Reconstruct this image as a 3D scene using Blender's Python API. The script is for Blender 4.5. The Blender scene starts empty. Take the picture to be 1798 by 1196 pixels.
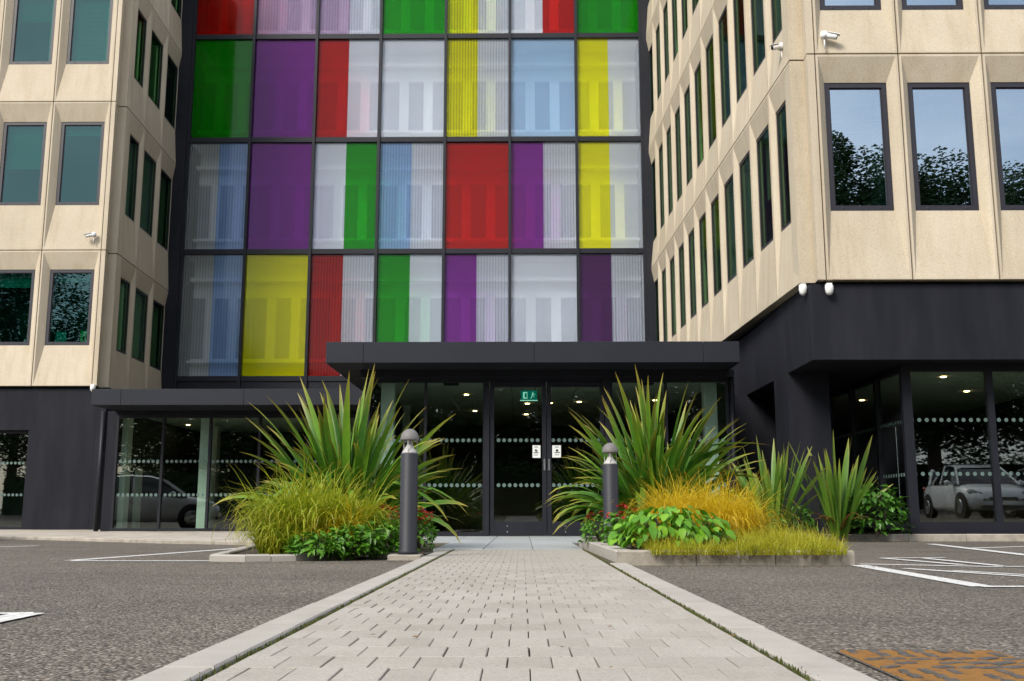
import bpy, math, random
from mathutils import Vector, Matrix
R = math.radians
scene = bpy.context.scene
COL = scene.collection

# ------------------------------------------------------------------ camera
F_PX, CX, CY, W_PX = 1804.0, 899.0, 598.0, 1798.0
PITCH, YAW, CAM_H = math.atan(306 / 1804.0), R(0.57), 0.40
cam_data = bpy.data.cameras.new('camera')
cam_data.sensor_width = 36.0
cam_data.lens = 36.0 * F_PX / W_PX
cam_data.clip_start = 0.05
cam_data.clip_end = 3000
cam = bpy.data.objects.new('camera', cam_data)
COL.objects.link(cam)
cam.location = (0, 0, CAM_H)
cam.rotation_euler = (math.pi / 2 + PITCH, 0, YAW)
scene.camera = cam

# ------------------------------------------------------------------ sky, sun, exposure
SUN_EL, SUN_AZ = R(40), R(218)          # azimuth measured clockwise from +Y: behind the camera, to the left
world = bpy.data.worlds.new('World')
scene.world = world
world.use_nodes = True
wn, wl = world.node_tree.nodes, world.node_tree.links
wn.clear()
w_out = wn.new('ShaderNodeOutputWorld')
w_bg = wn.new('ShaderNodeBackground')
w_sky = wn.new('ShaderNodeTexSky')
w_sky.sky_type = 'NISHITA'
w_sky.sun_disc = False
w_sky.sun_elevation = SUN_EL
w_sky.sun_rotation = SUN_AZ
w_sky.air_density = 1.0
w_sky.dust_density = 2.0
w_sky.ozone_density = 1.0
w_tc = wn.new('ShaderNodeTexCoord')
w_map = wn.new('ShaderNodeMapping')
w_map.inputs['Scale'].default_value = (1, 1, 2.4)
w_no = wn.new('ShaderNodeTexNoise')
w_no.inputs['Scale'].default_value = 2.2
w_no.inputs['Detail'].default_value = 7
w_no.inputs['Roughness'].default_value = 0.55
w_ramp = wn.new('ShaderNodeValToRGB')
w_ramp.color_ramp.elements[0].position = 0.36
w_ramp.color_ramp.elements[0].color = (0.25, 0.25, 0.25, 1)
w_ramp.color_ramp.elements[1].position = 0.62
w_ramp.color_ramp.elements[1].color = (0.92, 0.92, 0.92, 1)
w_mix = wn.new('ShaderNodeMixRGB')
w_mix.inputs['Color2'].default_value = (7.6, 7.9, 8.6, 1)      # thin bright cloud
wl.new(w_tc.outputs['Generated'], w_map.inputs['Vector'])
wl.new(w_map.outputs['Vector'], w_no.inputs['Vector'])
wl.new(w_no.outputs['Fac'], w_ramp.inputs['Fac'])
wl.new(w_ramp.outputs['Color'], w_mix.inputs['Fac'])
wl.new(w_sky.outputs['Color'], w_mix.inputs['Color1'])
wl.new(w_mix.outputs['Color'], w_bg.inputs['Color'])
w_bg.inputs['Strength'].default_value = 0.11
wl.new(w_bg.outputs['Background'], w_out.inputs['Surface'])

sun_d = bpy.data.lights.new('sun', 'SUN')
sun_d.energy = 2.3
sun_d.angle = R(20)
sun_d.color = (1.0, 0.95, 0.86)
sun = bpy.data.objects.new('sun', sun_d)
COL.objects.link(sun)
sdir = Vector((math.sin(SUN_AZ) * math.cos(SUN_EL), math.cos(SUN_AZ) * math.cos(SUN_EL), math.sin(SUN_EL)))
sun.rotation_euler = sdir.to_track_quat('Z', 'Y').to_euler()
sun.location = sdir * 60

scene.view_settings.view_transform = 'Standard'
scene.view_settings.look = 'None'
scene.view_settings.exposure = 0.78
scene.view_settings.gamma = 1.0
scene.view_settings.use_curve_mapping = False
scene.render.engine = 'CYCLES'
cy = scene.cycles
cy.use_denoising = True
cy.use_adaptive_sampling = True
cy.adaptive_threshold = 0.02
cy.max_bounces = 7
cy.diffuse_bounces = 3
cy.glossy_bounces = 3
cy.transmission_bounces = 6
cy.transparent_max_bounces = 16
cy.sample_clamp_indirect = 6
cy.caustics_reflective = False

# ------------------------------------------------------------------ measuring helpers
_ROT = Matrix.Rotation(YAW, 3, 'Z') @ Matrix.Rotation(math.pi / 2 + PITCH, 3, 'X')
def ray(px, py):
    return _ROT @ Vector(((px - CX) / F_PX, (CY - py) / F_PX, -1.0))
def P(px, py, Y):                       # point of the vertical plane at distance Y
    d = ray(px, py)
    return Vector((0, 0, CAM_H)) + d * (Y / d.y)
def G(px, py, z=0.0):                   # point of the level plane at height z
    d = ray(px, py)
    return Vector((0, 0, CAM_H)) + d * ((z - CAM_H) / d.z)

# ------------------------------------------------------------------ materials
def new_mat(name):
    m = bpy.data.materials.new(name)
    m.use_nodes = True
    nt = m.node_tree
    nt.nodes.clear()
    out = nt.nodes.new('ShaderNodeOutputMaterial')
    return m, nt, out
def N(nt, kind, **kw):
    n = nt.nodes.new(kind)
    for k, v in kw.items():
        if k in n.inputs.keys():
            n.inputs[k].default_value = v
        else:
            setattr(n, k, v)
    return n
def rgba(c): return (c[0], c[1], c[2], 1)
def ramp(nt, src, stops):
    r = nt.nodes.new('ShaderNodeValToRGB')
    e = r.color_ramp.elements
    e[0].position, e[0].color = stops[0][0], rgba(stops[0][1])
    e[1].position, e[1].color = stops[-1][0], rgba(stops[-1][1])
    for p, c in stops[1:-1]:
        k = e.new(p); k.color = rgba(c)
    nt.links.new(src, r.inputs['Fac'])
    return r.outputs['Color']
def position(nt, scale=(1, 1, 1)):
    g = nt.nodes.new('ShaderNodeNewGeometry')
    m = N(nt, 'ShaderNodeMapping')
    m.inputs['Scale'].default_value = scale
    nt.links.new(g.outputs['Position'], m.inputs['Vector'])
    return m.outputs['Vector']
def noise(nt, vec, scale, detail=4, rough=0.55):
    n = N(nt, 'ShaderNodeTexNoise', Scale=scale, Detail=detail, Roughness=rough)
    nt.links.new(vec, n.inputs['Vector'])
    return n.outputs['Fac']
def mixc(nt, fac, a, b, mode='MIX'):
    m = N(nt, 'ShaderNodeMixRGB', blend_type=mode)
    for s, v in (('Fac', fac), ('Color1', a), ('Color2', b)):
        if isinstance(v, (int, float)): m.inputs[s].default_value = v
        elif isinstance(v, tuple): m.inputs[s].default_value = rgba(v)
        else: nt.links.new(v, m.inputs[s])
    return m.outputs['Color']
def math_n(nt, op, a, b=None):
    m = N(nt, 'ShaderNodeMath', operation=op)
    for i, v in enumerate((a, b)):
        if v is None: continue
        if isinstance(v, (int, float)): m.inputs[i].default_value = v
        else: nt.links.new(v, m.inputs[i])
    return m.outputs[0]
def bump(nt, h, strength=0.3, dist=0.01):
    b = N(nt, 'ShaderNodeBump', Strength=strength, Distance=dist)
    nt.links.new(h, b.inputs['Height'])
    return b.outputs['Normal']
def principled(nt, out, color, rough=0.6, normal=None, metallic=0.0, spec=0.5):
    p = N(nt, 'ShaderNodeBsdfPrincipled', Metallic=metallic)
    p.inputs['Specular IOR Level'].default_value = spec
    if isinstance(color, tuple): p.inputs['Base Color'].default_value = rgba(color)
    else: nt.links.new(color, p.inputs['Base Color'])
    if isinstance(rough, (int, float)): p.inputs['Roughness'].default_value = rough
    else: nt.links.new(rough, p.inputs['Roughness'])
    if normal is not None: nt.links.new(normal, p.inputs['Normal'])
    nt.links.new(p.outputs['BSDF'], out.inputs['Surface'])
    return p
def simple(name, c1, c2=None, scale=6, rough=0.6, bump_scale=None, bump_s=0.2, metallic=0.0, spec=0.5, stretch=(1, 1, 1), rnd=0.0):
    m, nt, out = new_mat(name)
    vec = position(nt, stretch)
    c2 = c2 or tuple(v * 0.82 for v in c1)
    col = ramp(nt, noise(nt, vec, scale), [(0.32, c1), (0.7, c2)])
    if rnd:
        oi = N(nt, 'ShaderNodeObjectInfo')
        f = ramp(nt, oi.outputs['Random'], [(0, (1 - rnd,) * 3), (1, (1 + rnd,) * 3)])
        col = mixc(nt, 1.0, col, f, 'MULTIPLY')
    nrm = bump(nt, noise(nt, position(nt), bump_scale, 3), bump_s) if bump_scale else None
    principled(nt, out, col, rough, nrm, metallic, spec)
    return m
M = {}
def mat_concrete():
    m, nt, out = new_mat('precast_concrete')
    v = position(nt)
    base = ramp(nt, noise(nt, v, 1.3, 5), [(0.3, (0.565, 0.495, 0.382)), (0.7, (0.51, 0.442, 0.338))])
    streak = ramp(nt, noise(nt, position(nt, (3.5, 3.5, 0.22)), 1.6, 4, 0.6), [(0.45, (1, 1, 1)), (0.75, (0.76, 0.69, 0.59))])
    c = mixc(nt, 0.5, base, streak, 'MULTIPLY')
    speck = ramp(nt, noise(nt, v, 55, 3, 0.7), [(0.36, (0.70, 0.66, 0.60)), (0.52, (1, 1, 1)), (0.7, (1.06, 1.05, 1.03))])
    c = mixc(nt, 0.55, c, speck, 'MULTIPLY')
    oi = N(nt, 'ShaderNodeObjectInfo')
    c = mixc(nt, 1.0, c, ramp(nt, oi.outputs['Random'], [(0, (0.93, 0.93, 0.92)), (1, (1.05, 1.05, 1.05))]), 'MULTIPLY')
    principled(nt, out, c, 0.85, bump(nt, noise(nt, v, 48, 4, 0.7), 0.35, 0.008), spec=0.25)
    return m
M['concrete'] = mat_concrete()
M['dark'] = simple('dark_render', (0.0078, 0.0088, 0.0135), (0.0155, 0.0165, 0.023), 1.6, 0.7, 90, 0.15, stretch=(2.2, 2.2, 0.35), spec=0.2)
M['dark_metal'] = simple('dark_metal', (0.009, 0.010, 0.015), (0.013, 0.014, 0.020), 3.0, 0.5, spec=0.3)
M['fascia'] = simple('fascia_metal', (0.0125, 0.0145, 0.021), (0.016, 0.018, 0.026), 1.2, 0.5, 160, 0.04, spec=0.3)
M['black'] = simple('black_void', (0.008, 0.008, 0.009), (0.012, 0.012, 0.013), 3, 0.8)
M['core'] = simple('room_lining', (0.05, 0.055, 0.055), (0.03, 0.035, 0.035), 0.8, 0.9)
M['frame'] = simple('window_frame', (0.017, 0.016, 0.023), (0.021, 0.020, 0.028), 3, 0.45)
M['cap'] = simple('rubber_cap', (0.01, 0.01, 0.012), None, 3, 0.5)
M['white_paint'] = simple('white_gloss', (0.72, 0.72, 0.71), (0.66, 0.66, 0.64), 4, 0.4)
M['ceiling'] = simple('ceiling_tile', (0.80, 0.82, 0.74), (0.74, 0.76, 0.68), 1.5, 0.9)
M['lobby_floor'] = simple('lobby_floor', (0.30, 0.29, 0.27), (0.25, 0.24, 0.225), 1.5, 0.3)
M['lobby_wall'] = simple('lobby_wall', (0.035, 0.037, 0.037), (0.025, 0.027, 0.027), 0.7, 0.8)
M['column'] = simple('white_column', (0.84, 0.87, 0.82), (0.80, 0.83, 0.78), 1.5, 0.6)
M['wood'] = simple('counter_wood', (0.16, 0.09, 0.045), (0.10, 0.055, 0.03), 5, 0.45, stretch=(1, 1, 8))
M['paper'] = simple('paper', (0.78, 0.80, 0.76), (0.74, 0.76, 0.72), 3, 0.8)
M['ink'] = simple('ink', (0.03, 0.03, 0.03), None, 3, 0.8)
M['dot'] = simple('frosted_dot', (0.10, 0.155, 0.14), (0.085, 0.135, 0.12), 3, 0.7)
M['kerb'] = simple('kerb_stone', (0.40, 0.36, 0.30), (0.27, 0.24, 0.195), 7, 0.85, 60, 0.5, rnd=0.08)
M['edging'] = simple('edging_stone', (0.375, 0.35, 0.31), (0.32, 0.295, 0.26), 5, 0.85, 110, 0.3, rnd=0.04)
M['flag'] = simple('pavement_flag', (0.42, 0.38, 0.32), (0.33, 0.29, 0.24), 2.5, 0.85, 80, 0.35, rnd=0.07)
M['slab'] = simple('entrance_slab', (0.34, 0.36, 0.36), (0.30, 0.315, 0.315), 2, 0.6, 120, 0.15, rnd=0.06)
M['soil'] = simple('soil', (0.035, 0.022, 0.015), (0.055, 0.035, 0.024), 18, 0.95, 30, 1.0)
M['line'] = simple('line_paint', (0.74, 0.74, 0.72), (0.34, 0.33, 0.31), 34, 0.7, 160, 0.3)
M['bollard'] = simple('bollard_paint', (0.018, 0.019, 0.025), (0.023, 0.024, 0.031), 3, 0.55, spec=0.35)
M['bollard_head'] = simple('bollard_head', (0.14, 0.13, 0.125), (0.17, 0.16, 0.155), 3, 0.6)
M['bollard_neck'] = simple('bollard_neck', (0.46, 0.45, 0.43), None, 3, 0.4)
M['cctv'] = simple('camera_shell', (0.80, 0.80, 0.78), (0.74, 0.74, 0.72), 6, 0.35)
M['lens'] = simple('camera_lens', (0.01, 0.01, 0.012), None, 3, 0.08)
M['rubber'] = simple('tyre_rubber', (0.012, 0.012, 0.012), None, 8, 0.8)
M['alloy'] = simple('alloy', (0.55, 0.56, 0.57), None, 6, 0.25, metallic=0.9)
M['carglass'] = simple('car_glass', (0.012, 0.014, 0.016), None, 6, 0.04)
M['headlight'] = simple('headlight', (0.5, 0.52, 0.55), (0.1, 0.1, 0.11), 25, 0.1)
M['redlight'] = simple('tail_light', (0.35, 0.01, 0.012), None, 6, 0.12)
M['bark'] = simple('bark', (0.09, 0.065, 0.045), (0.05, 0.036, 0.026), 8, 0.9, 20, 0.8, stretch=(1, 1, 0.2))
def mat_paver():
    m, nt, out = new_mat('path_paver')
    v = position(nt)
    c = ramp(nt, noise(nt, v, 1.1, 4), [(0.3, (0.38, 0.352, 0.315)), (0.7, (0.33, 0.304, 0.268))])
    sp = ramp(nt, noise(nt, v, 150, 2, 0.8), [(0.34, (0.74, 0.72, 0.69)), (0.5, (1, 1, 1)), (0.72, (1.12, 1.11, 1.09))])
    c = mixc(nt, 0.9, c, sp, 'MULTIPLY')
    oi = N(nt, 'ShaderNodeObjectInfo')
    c = mixc(nt, 1.0, c, ramp(nt, oi.outputs['Random'], [(0, (0.91, 0.905, 0.895)), (0.5, (0.99, 0.985, 0.98)), (1, (1.05, 1.05, 1.05))]), 'MULTIPLY')
    st = ramp(nt, noise(nt, v, 3.5, 5, 0.65), [(0.5, (1, 1, 1)), (0.78, (0.83, 0.81, 0.76))])
    c = mixc(nt, 0.8, c, st, 'MULTIPLY')
    principled(nt, out, c, 0.82, bump(nt, noise(nt, v, 170, 3, 0.7), 0.35, 0.004), spec=0.3)
    return m
M['paver'] = mat_paver()
M['joint'] = simple('mossy_joint', (0.075, 0.07, 0.028), (0.06, 0.05, 0.03), 9, 0.95, 120, 0.8)
M['moss'] = simple('moss', (0.09, 0.11, 0.015), (0.05, 0.055, 0.01), 14, 0.95, 200, 1.0)
def mat_asphalt():
    m, nt, out = new_mat('asphalt')
    v = position(nt)
    vo = N(nt, 'ShaderNodeTexVoronoi', Scale=82.0, Randomness=1.0)
    nt.links.new(v, vo.inputs['Vector'])
    sep = N(nt, 'ShaderNodeSeparateColor')
    nt.links.new(vo.outputs['Color'], sep.inputs['Color'])
    stone = ramp(nt, sep.outputs['Red'], [(0, (0.115, 0.099, 0.081)), (0.55, (0.195, 0.170, 0.141)), (0.9, (0.272, 0.239, 0.202)), (1, (0.42, 0.38, 0.33))])
    gap = ramp(nt, vo.outputs['Distance'], [(0.35, (1, 1, 1)), (0.75, (0.30, 0.29, 0.28))])
    c = mixc(nt, 1.0, stone, gap, 'MULTIPLY')
    big = ramp(nt, noise(nt, v, 0.55, 6, 0.6), [(0.3, (1.2, 1.18, 1.14)), (0.7, (0.78, 0.78, 0.78))])
    c = mixc(nt, 1.0, c, big, 'MULTIPLY')
    stain = ramp(nt, noise(nt, position(nt, (0.35, 1.0, 1)), 1.4, 5, 0.7), [(0.5, (1, 1, 1)), (0.8, (0.68, 0.68, 0.69))])
    c = mixc(nt, 1.0, c, stain, 'MULTIPLY')
    inv = math_n(nt, 'SUBTRACT', 1.0, vo.outputs['Distance'])
    h = math_n(nt, 'ADD', inv, math_n(nt, 'MULTIPLY', noise(nt, v, 26, 4, 0.7), 1.2))
    principled(nt, out, c, 0.8, bump(nt, h, 1.0, 0.010), spec=0.35)
    return m
M['asphalt'] = mat_asphalt()
def mat_glass(name, tint, base, rough=0.0, gloss=(1, 1, 1), graze=1.0):
    m, nt, out = new_mat(name)
    lw = N(nt, 'ShaderNodeLayerWeight', Blend=0.5)
    f = math_n(nt, 'POWER', lw.outputs['Facing'], 4.0)
    f = math_n(nt, 'ADD', math_n(nt, 'MULTIPLY', f, (1 - base) * graze), base)
    t = N(nt, 'ShaderNodeBsdfTransparent', Color=rgba(tint))
    g = N(nt, 'ShaderNodeBsdfGlossy', Color=rgba(gloss), Roughness=rough)
    mx = N(nt, 'ShaderNodeMixShader')
    nt.links.new(f, mx.inputs['Fac'])
    nt.links.new(t.outputs[0], mx.inputs[1])
    nt.links.new(g.outputs[0], mx.inputs[2])
    nt.links.new(mx.outputs[0], out.inputs['Surface'])
    return m
M['glass'] = mat_glass('clear_glass', (0.80, 0.88, 0.83), 0.10)
M['glass_up'] = mat_glass('coated_glass', (0.20, 0.46, 0.44), 0.46, 0.0, (0.80, 0.90, 1.0))
M['glass_side'] = mat_glass('coated_glass_green', (0.62, 0.78, 0.60), 0.05, 0.0, (0.5, 0.7, 0.68), 0.10)
M['glass_teal'] = mat_glass('coated_glass_teal', (0.13, 0.54, 0.47), 0.075, 0.0, (0.55, 0.85, 0.92))
def mat_panel(name, col, ribbed, see=0.45, dens=1.0):
    m, nt, out = new_mat(name)
    v = position(nt)
    c = col
    dcol = tuple(x * dens for x in col)
    if ribbed:
        wv = N(nt, 'ShaderNodeTexWave', wave_type='BANDS', bands_direction='X', wave_profile='SIN', Scale=3.6, Distortion=0.0)
        nt.links.new(v, wv.inputs['Vector'])
        k = ramp(nt, wv.outputs['Fac'], [(0.10, (0.62, 0.62, 0.65)), (0.6, (1, 1, 1))])
        c = mixc(nt, 1.0, col, k, 'MULTIPLY')
        dc = mixc(nt, 1.0, dcol, k, 'MULTIPLY')
        nrm = bump(nt, wv.outputs['Fac'], 0.6, 0.02)
    else:
        dc, nrm = None, None
    rf = N(nt, 'ShaderNodeBsdfRefraction', IOR=1.10, Roughness=0.16)
    tr = N(nt, 'ShaderNodeBsdfTransparent')
    di = N(nt, 'ShaderNodeBsdfDiffuse')
    pale = N(nt, 'ShaderNodeGamma', Gamma=0.26 if min(col) > 0.2 else 0.50)
    if isinstance(c, tuple): pale.inputs['Color'].default_value = rgba(c)
    else: nt.links.new(c, pale.inputs['Color'])
    nt.links.new(pale.outputs[0], rf.inputs['Color']); nt.links.new(pale.outputs[0], tr.inputs['Color'])
    if dc is not None: nt.links.new(dc, di.inputs['Color'])
    else: di.inputs['Color'].default_value = rgba(dcol)
    if nrm is not None: nt.links.new(nrm, di.inputs['Normal'])
    m0 = N(nt, 'ShaderNodeMixShader', Fac=0.5)
    nt.links.new(tr.outputs[0], m0.inputs[1]); nt.links.new(rf.outputs[0], m0.inputs[2])
    mx = N(nt, 'ShaderNodeMixShader', Fac=1 - see)
    nt.links.new(m0.outputs[0], mx.inputs[1]); nt.links.new(di.outputs[0], mx.inputs[2])
    lw = N(nt, 'ShaderNodeLayerWeight', Blend=0.5)
    f = math_n(nt, 'ADD', math_n(nt, 'MULTIPLY', math_n(nt, 'POWER', lw.outputs['Facing'], 4.0), 0.7), 0.02)
    gl = N(nt, 'ShaderNodeBsdfGlossy', Roughness=0.06)
    m2 = N(nt, 'ShaderNodeMixShader')
    nt.links.new(f, m2.inputs['Fac']); nt.links.new(mx.outputs[0], m2.inputs[1]); nt.links.new(gl.outputs[0], m2.inputs[2])
    nt.links.new(m2.outputs[0], out.inputs['Surface'])
    return m
PANEL_COL = {'red': (0.60, 0.014, 0.004), 'green': (0.012, 0.42, 0.006), 'purple': (0.31, 0.04, 0.42), 'plum': (0.13, 0.018, 0.17),
             'yellow': (0.92, 0.92, 0.004), 'clear': (0.80, 0.88, 1.0), 'blue': (0.36, 0.58, 0.95), 'sky': (0.44, 0.66, 0.95), 'lilac': (0.56, 0.42, 0.64),
             'smoke': (0.74, 0.79, 0.76)}
_pm = {}
def panel_mat(key):
    if key not in _pm:
        rib = key.endswith('+')
        base = key.rstrip('+')
        see = {'clear': 0.80, 'blue': 0.80, 'sky': 0.78, 'smoke': 0.86, 'lilac': 0.8, 'plum': 0.80}.get(base, 0.80)
        _pm[key] = mat_panel('panel_' + base + ('_ribbed' if rib else ''), PANEL_COL[base], rib, see, 1.0)
    return _pm[key]
def mat_leaf(name, dark, mid, light, edge=None, transl=0.25, rough=0.45, rnd_w=0.6, zfade=None):
    m, nt, out = new_mat(name)
    oi = N(nt, 'ShaderNodeObjectInfo')
    v = position(nt)
    f = math_n(nt, 'ADD', math_n(nt, 'MULTIPLY', oi.outputs['Random'], rnd_w), math_n(nt, 'MULTIPLY', noise(nt, v, 9, 3), 1 - rnd_w))
    c = ramp(nt, f, [(0.15, dark), (0.5, mid), (0.85, light)])
    if edge:
        at = N(nt, 'ShaderNodeAttribute', attribute_name='tip')
        k = math_n(nt, 'POWER', at.outputs['Fac'], 12.0)
        c = mixc(nt, k, c, edge)
    p = N(nt, 'ShaderNodeBsdfPrincipled', Roughness=rough)
    p.inputs['Specular IOR Level'].default_value = 0.4
    nt.links.new(c, p.inputs['Base Color'])
    t = N(nt, 'ShaderNodeBsdfTranslucent')
    nt.links.new(c, t.inputs['Color'])
    mx = N(nt, 'ShaderNodeMixShader', Fac=transl)
    nt.links.new(p.outputs[0], mx.inputs[1]); nt.links.new(t.outputs[0], mx.inputs[2])
    nt.links.new(mx.outputs[0], out.inputs['Surface'])
    return m
M['flax'] = mat_leaf('flax_leaf', (0.032, 0.115, 0.010), (0.07, 0.21, 0.015), (0.16, 0.33, 0.022), (0.36, 0.27, 0.04))
M['flax_up'] = mat_leaf('upright_flax_leaf', (0.05, 0.13, 0.014), (0.10, 0.22, 0.02), (0.20, 0.32, 0.035), (0.30, 0.28, 0.05))
M['flax_dry'] = mat_leaf('dry_flax_leaf', (0.20, 0.09, 0.025), (0.28, 0.14, 0.04), (0.30, 0.20, 0.06))
M['grass_lime'] = mat_leaf('lime_grass', (0.15, 0.24, 0.012), (0.32, 0.38, 0.018), (0.50, 0.50, 0.03), (0.52, 0.36, 0.03), transl=0.4, rnd_w=0.1)
M['grass_gold'] = mat_leaf('gold_grass', (0.40, 0.34, 0.015), (0.66, 0.49, 0.02), (0.76, 0.57, 0.035), (0.72, 0.42, 0.02), transl=0.5, rnd_w=0.05)
M['grass_low'] = mat_leaf('low_grass', (0.20, 0.24, 0.012), (0.40, 0.39, 0.02), (0.56, 0.50, 0.035), (0.56, 0.46, 0.05), transl=0.4, rnd_w=0.0)
M['broad'] = mat_leaf('broad_leaf', (0.06, 0.19, 0.01), (0.13, 0.33, 0.016), (0.24, 0.46, 0.03), None, 0.3, 0.4)
M['bush'] = mat_leaf('bush_leaf', (0.035, 0.11, 0.01), (0.08, 0.22, 0.015), (0.15, 0.34, 0.025), None, 0.25, 0.4, 0.2)
M['shrub'] = mat_leaf('shrub_leaf', (0.025, 0.085, 0.01), (0.055, 0.165, 0.016), (0.11, 0.26, 0.03), None, 0.2, 0.35)
M['tree_leaf'] = mat_leaf('tree_leaf', (0.012, 0.035, 0.008), (0.024, 0.06, 0.012), (0.045, 0.095, 0.02), None, 0.2, 0.5, 0.2)
M['petal'] = mat_leaf('red_petal', (0.25, 0.008, 0.01), (0.42, 0.014, 0.02), (0.5, 0.03, 0.04), None, 0.2, 0.5, 0.1)
def mat_paint(name, c):
    m, nt, out = new_mat(name)
    p = principled(nt, out, c, 0.28)
    p.inputs['Coat Weight'].default_value = 1.0
    p.inputs['Coat Roughness'].default_value = 0.03
    return m
def mat_emit(name, c, s):
    m, nt, out = new_mat(name)
    e = N(nt, 'ShaderNodeEmission', Color=rgba(c), Strength=s)
    nt.links.new(e.outputs[0], out.inputs['Surface'])
    return m
M['downlight'] = mat_emit('downlight_glow', (1.0, 0.66, 0.30), 12)
M['exit'] = mat_emit('exit_sign_face', (0.0, 0.16, 0.12), 0.55)
M['exit_mark'] = mat_emit('exit_sign_mark', (0.35, 0.75, 0.60), 0.8)
def mat_rust():
    m, nt, out = new_mat('rusty_iron')
    v = position(nt)
    c = ramp(nt, noise(nt, v, 16, 6, 0.7), [(0.3, (0.16, 0.070, 0.014)), (0.52, (0.24, 0.112, 0.02)), (0.68, (0.085, 0.046, 0.026))])
    principled(nt, out, c, 0.8, bump(nt, noise(nt, v, 70, 4), 0.5, 0.004), spec=0.3)
    return m
M['rust'] = mat_rust()
M['tread'] = simple('worn_iron', (0.055, 0.05, 0.045), (0.12, 0.10, 0.085), 30, 0.6, 90, 0.5, metallic=0.2)

# ------------------------------------------------------------------ mesh helpers
class MB:
    def __init__(s): s.v, s.f, s.t = [], [], []
    def add(s, vs, fs, tip=None):
        o = len(s.v)
        s.v += [tuple(p) for p in vs]
        s.f += [tuple(i + o for i in f) for f in fs]
        if tip is not None: s.t += tip
        return s
    def box(s, x0, y0, z0, x1, y1, z1):
        return s.add([(x0, y0, z0), (x1, y0, z0), (x1, y1, z0), (x0, y1, z0), (x0, y0, z1), (x1, y0, z1), (x1, y1, z1), (x0, y1, z1)],
                     [(0, 3, 2, 1), (4, 5, 6, 7), (0, 1, 5, 4), (1, 2, 6, 5), (2, 3, 7, 6), (3, 0, 4, 7)])
    def cbox(s, x0, y0, z0, x1, y1, z1, c):          # box with a chamfered top
        return s.add([(x0, y0, z0), (x1, y0, z0), (x1, y1, z0), (x0, y1, z0), (x0, y0, z1 - c), (x1, y0, z1 - c), (x1, y1, z1 - c), (x0, y1, z1 - c),
                      (x0 + c, y0 + c, z1), (x1 - c, y0 + c, z1), (x1 - c, y1 - c, z1), (x0 + c, y1 - c, z1)],
                     [(0, 1, 5, 4), (1, 2, 6, 5), (2, 3, 7, 6), (3, 0, 4, 7), (4, 5, 9, 8), (5, 6, 10, 9), (6, 7, 11, 10), (7, 4, 8, 11), (8, 9, 10, 11)])
    def prism(s, pts, z0, z1):
        n = len(pts)
        vs = [(x, y, z0) for x, y in pts] + [(x, y, z1) for x, y in pts]
        fs = [tuple(range(n - 1, -1, -1)), tuple(range(n, 2 * n))] + [(i, (i + 1) % n, (i + 1) % n + n, i + n) for i in range(n)]
        return s.add(vs, fs)
    def lathe(s, prof, seg=24, c=(0, 0)):
        vs, fs = [], []
        for r, z in prof:
            for k in range(seg):
                a = 2 * math.pi * k / seg
                vs.append((c[0] + r * math.cos(a), c[1] + r * math.sin(a), z))
        for j in range(len(prof) - 1):
            for k in range(seg):
                k2 = (k + 1) % seg
                fs.append((j * seg + k, j * seg + k2, (j + 1) * seg + k2, (j + 1) * seg + k))
        fs.append(tuple(range(seg - 1, -1, -1)))
        fs.append(tuple((len(prof) - 1) * seg + k for k in range(seg)))
        return s.add(vs, fs)
    def tube(s, pts, radii, seg=8):
        pts = [Vector(p) for p in pts]
        vs, fs = [], []
        for i, p in enumerate(pts):
            d = (pts[min(i + 1, len(pts) - 1)] - pts[max(i - 1, 0)]).normalized()
            a = d.cross(Vector((0, 0, 1)) if abs(d.z) < 0.9 else Vector((1, 0, 0))).normalized()
            b = d.cross(a)
            r = radii[i] if isinstance(radii, (list, tuple)) else radii
            for k in range(seg):
                t = 2 * math.pi * k / seg
                vs.append(p + a * (r * math.cos(t)) + b * (r * math.sin(t)))
        for i in range(len(pts) - 1):
            for k in range(seg):
                k2 = (k + 1) % seg
                fs.append((i * seg + k, i * seg + k2, (i + 1) * seg + k2, (i + 1) * seg + k))
        fs.append(tuple(range(seg - 1, -1, -1)))
        fs.append(tuple((len(pts) - 1) * seg + k for k in range(seg)))
        return s.add(vs, fs)
    def mesh(s, name, mat, smooth=False):
        me = bpy.data.meshes.new(name)
        me.from_pydata(s.v, [], s.f)
        if s.t and len(s.t) == len(s.v):
            a = me.attributes.new('tip', 'FLOAT', 'POINT')
            a.data.foreach_set('value', s.t)
        me.materials.append(mat)
        if smooth: me.polygons.foreach_set('use_smooth', [True] * len(me.polygons))
        me.update()
        return me
    def build(s, name, mat, parent=None, smooth=False):
        return obj(name, s.mesh(name, mat, smooth), parent)
def obj(name, me, parent=None, loc=None, rz=None):
    o = bpy.data.objects.new(name, me)
    COL.objects.link(o)
    if parent is not None: o.parent = parent
    if loc is not None: o.location = loc
    if rz is not None: o.rotation_euler = (0, 0, rz)
    return o
def tag(o, label=None, cat=None, group=None, kind=None):
    if label: o['label'] = label
    if cat: o['category'] = cat
    if group: o['group'] = group
    if kind: o['kind'] = kind
    return o
def empty(name, loc=(0, 0, 0), rz=0.0):
    return obj(name, None, None, loc, rz)
def bevel(o, w=0.01, seg=2):
    b = o.modifiers.new('bevel', 'BEVEL'); b.width = w; b.segments = seg; b.limit_method = 'ANGLE'
    return o
rng = random.Random(7)

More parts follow.
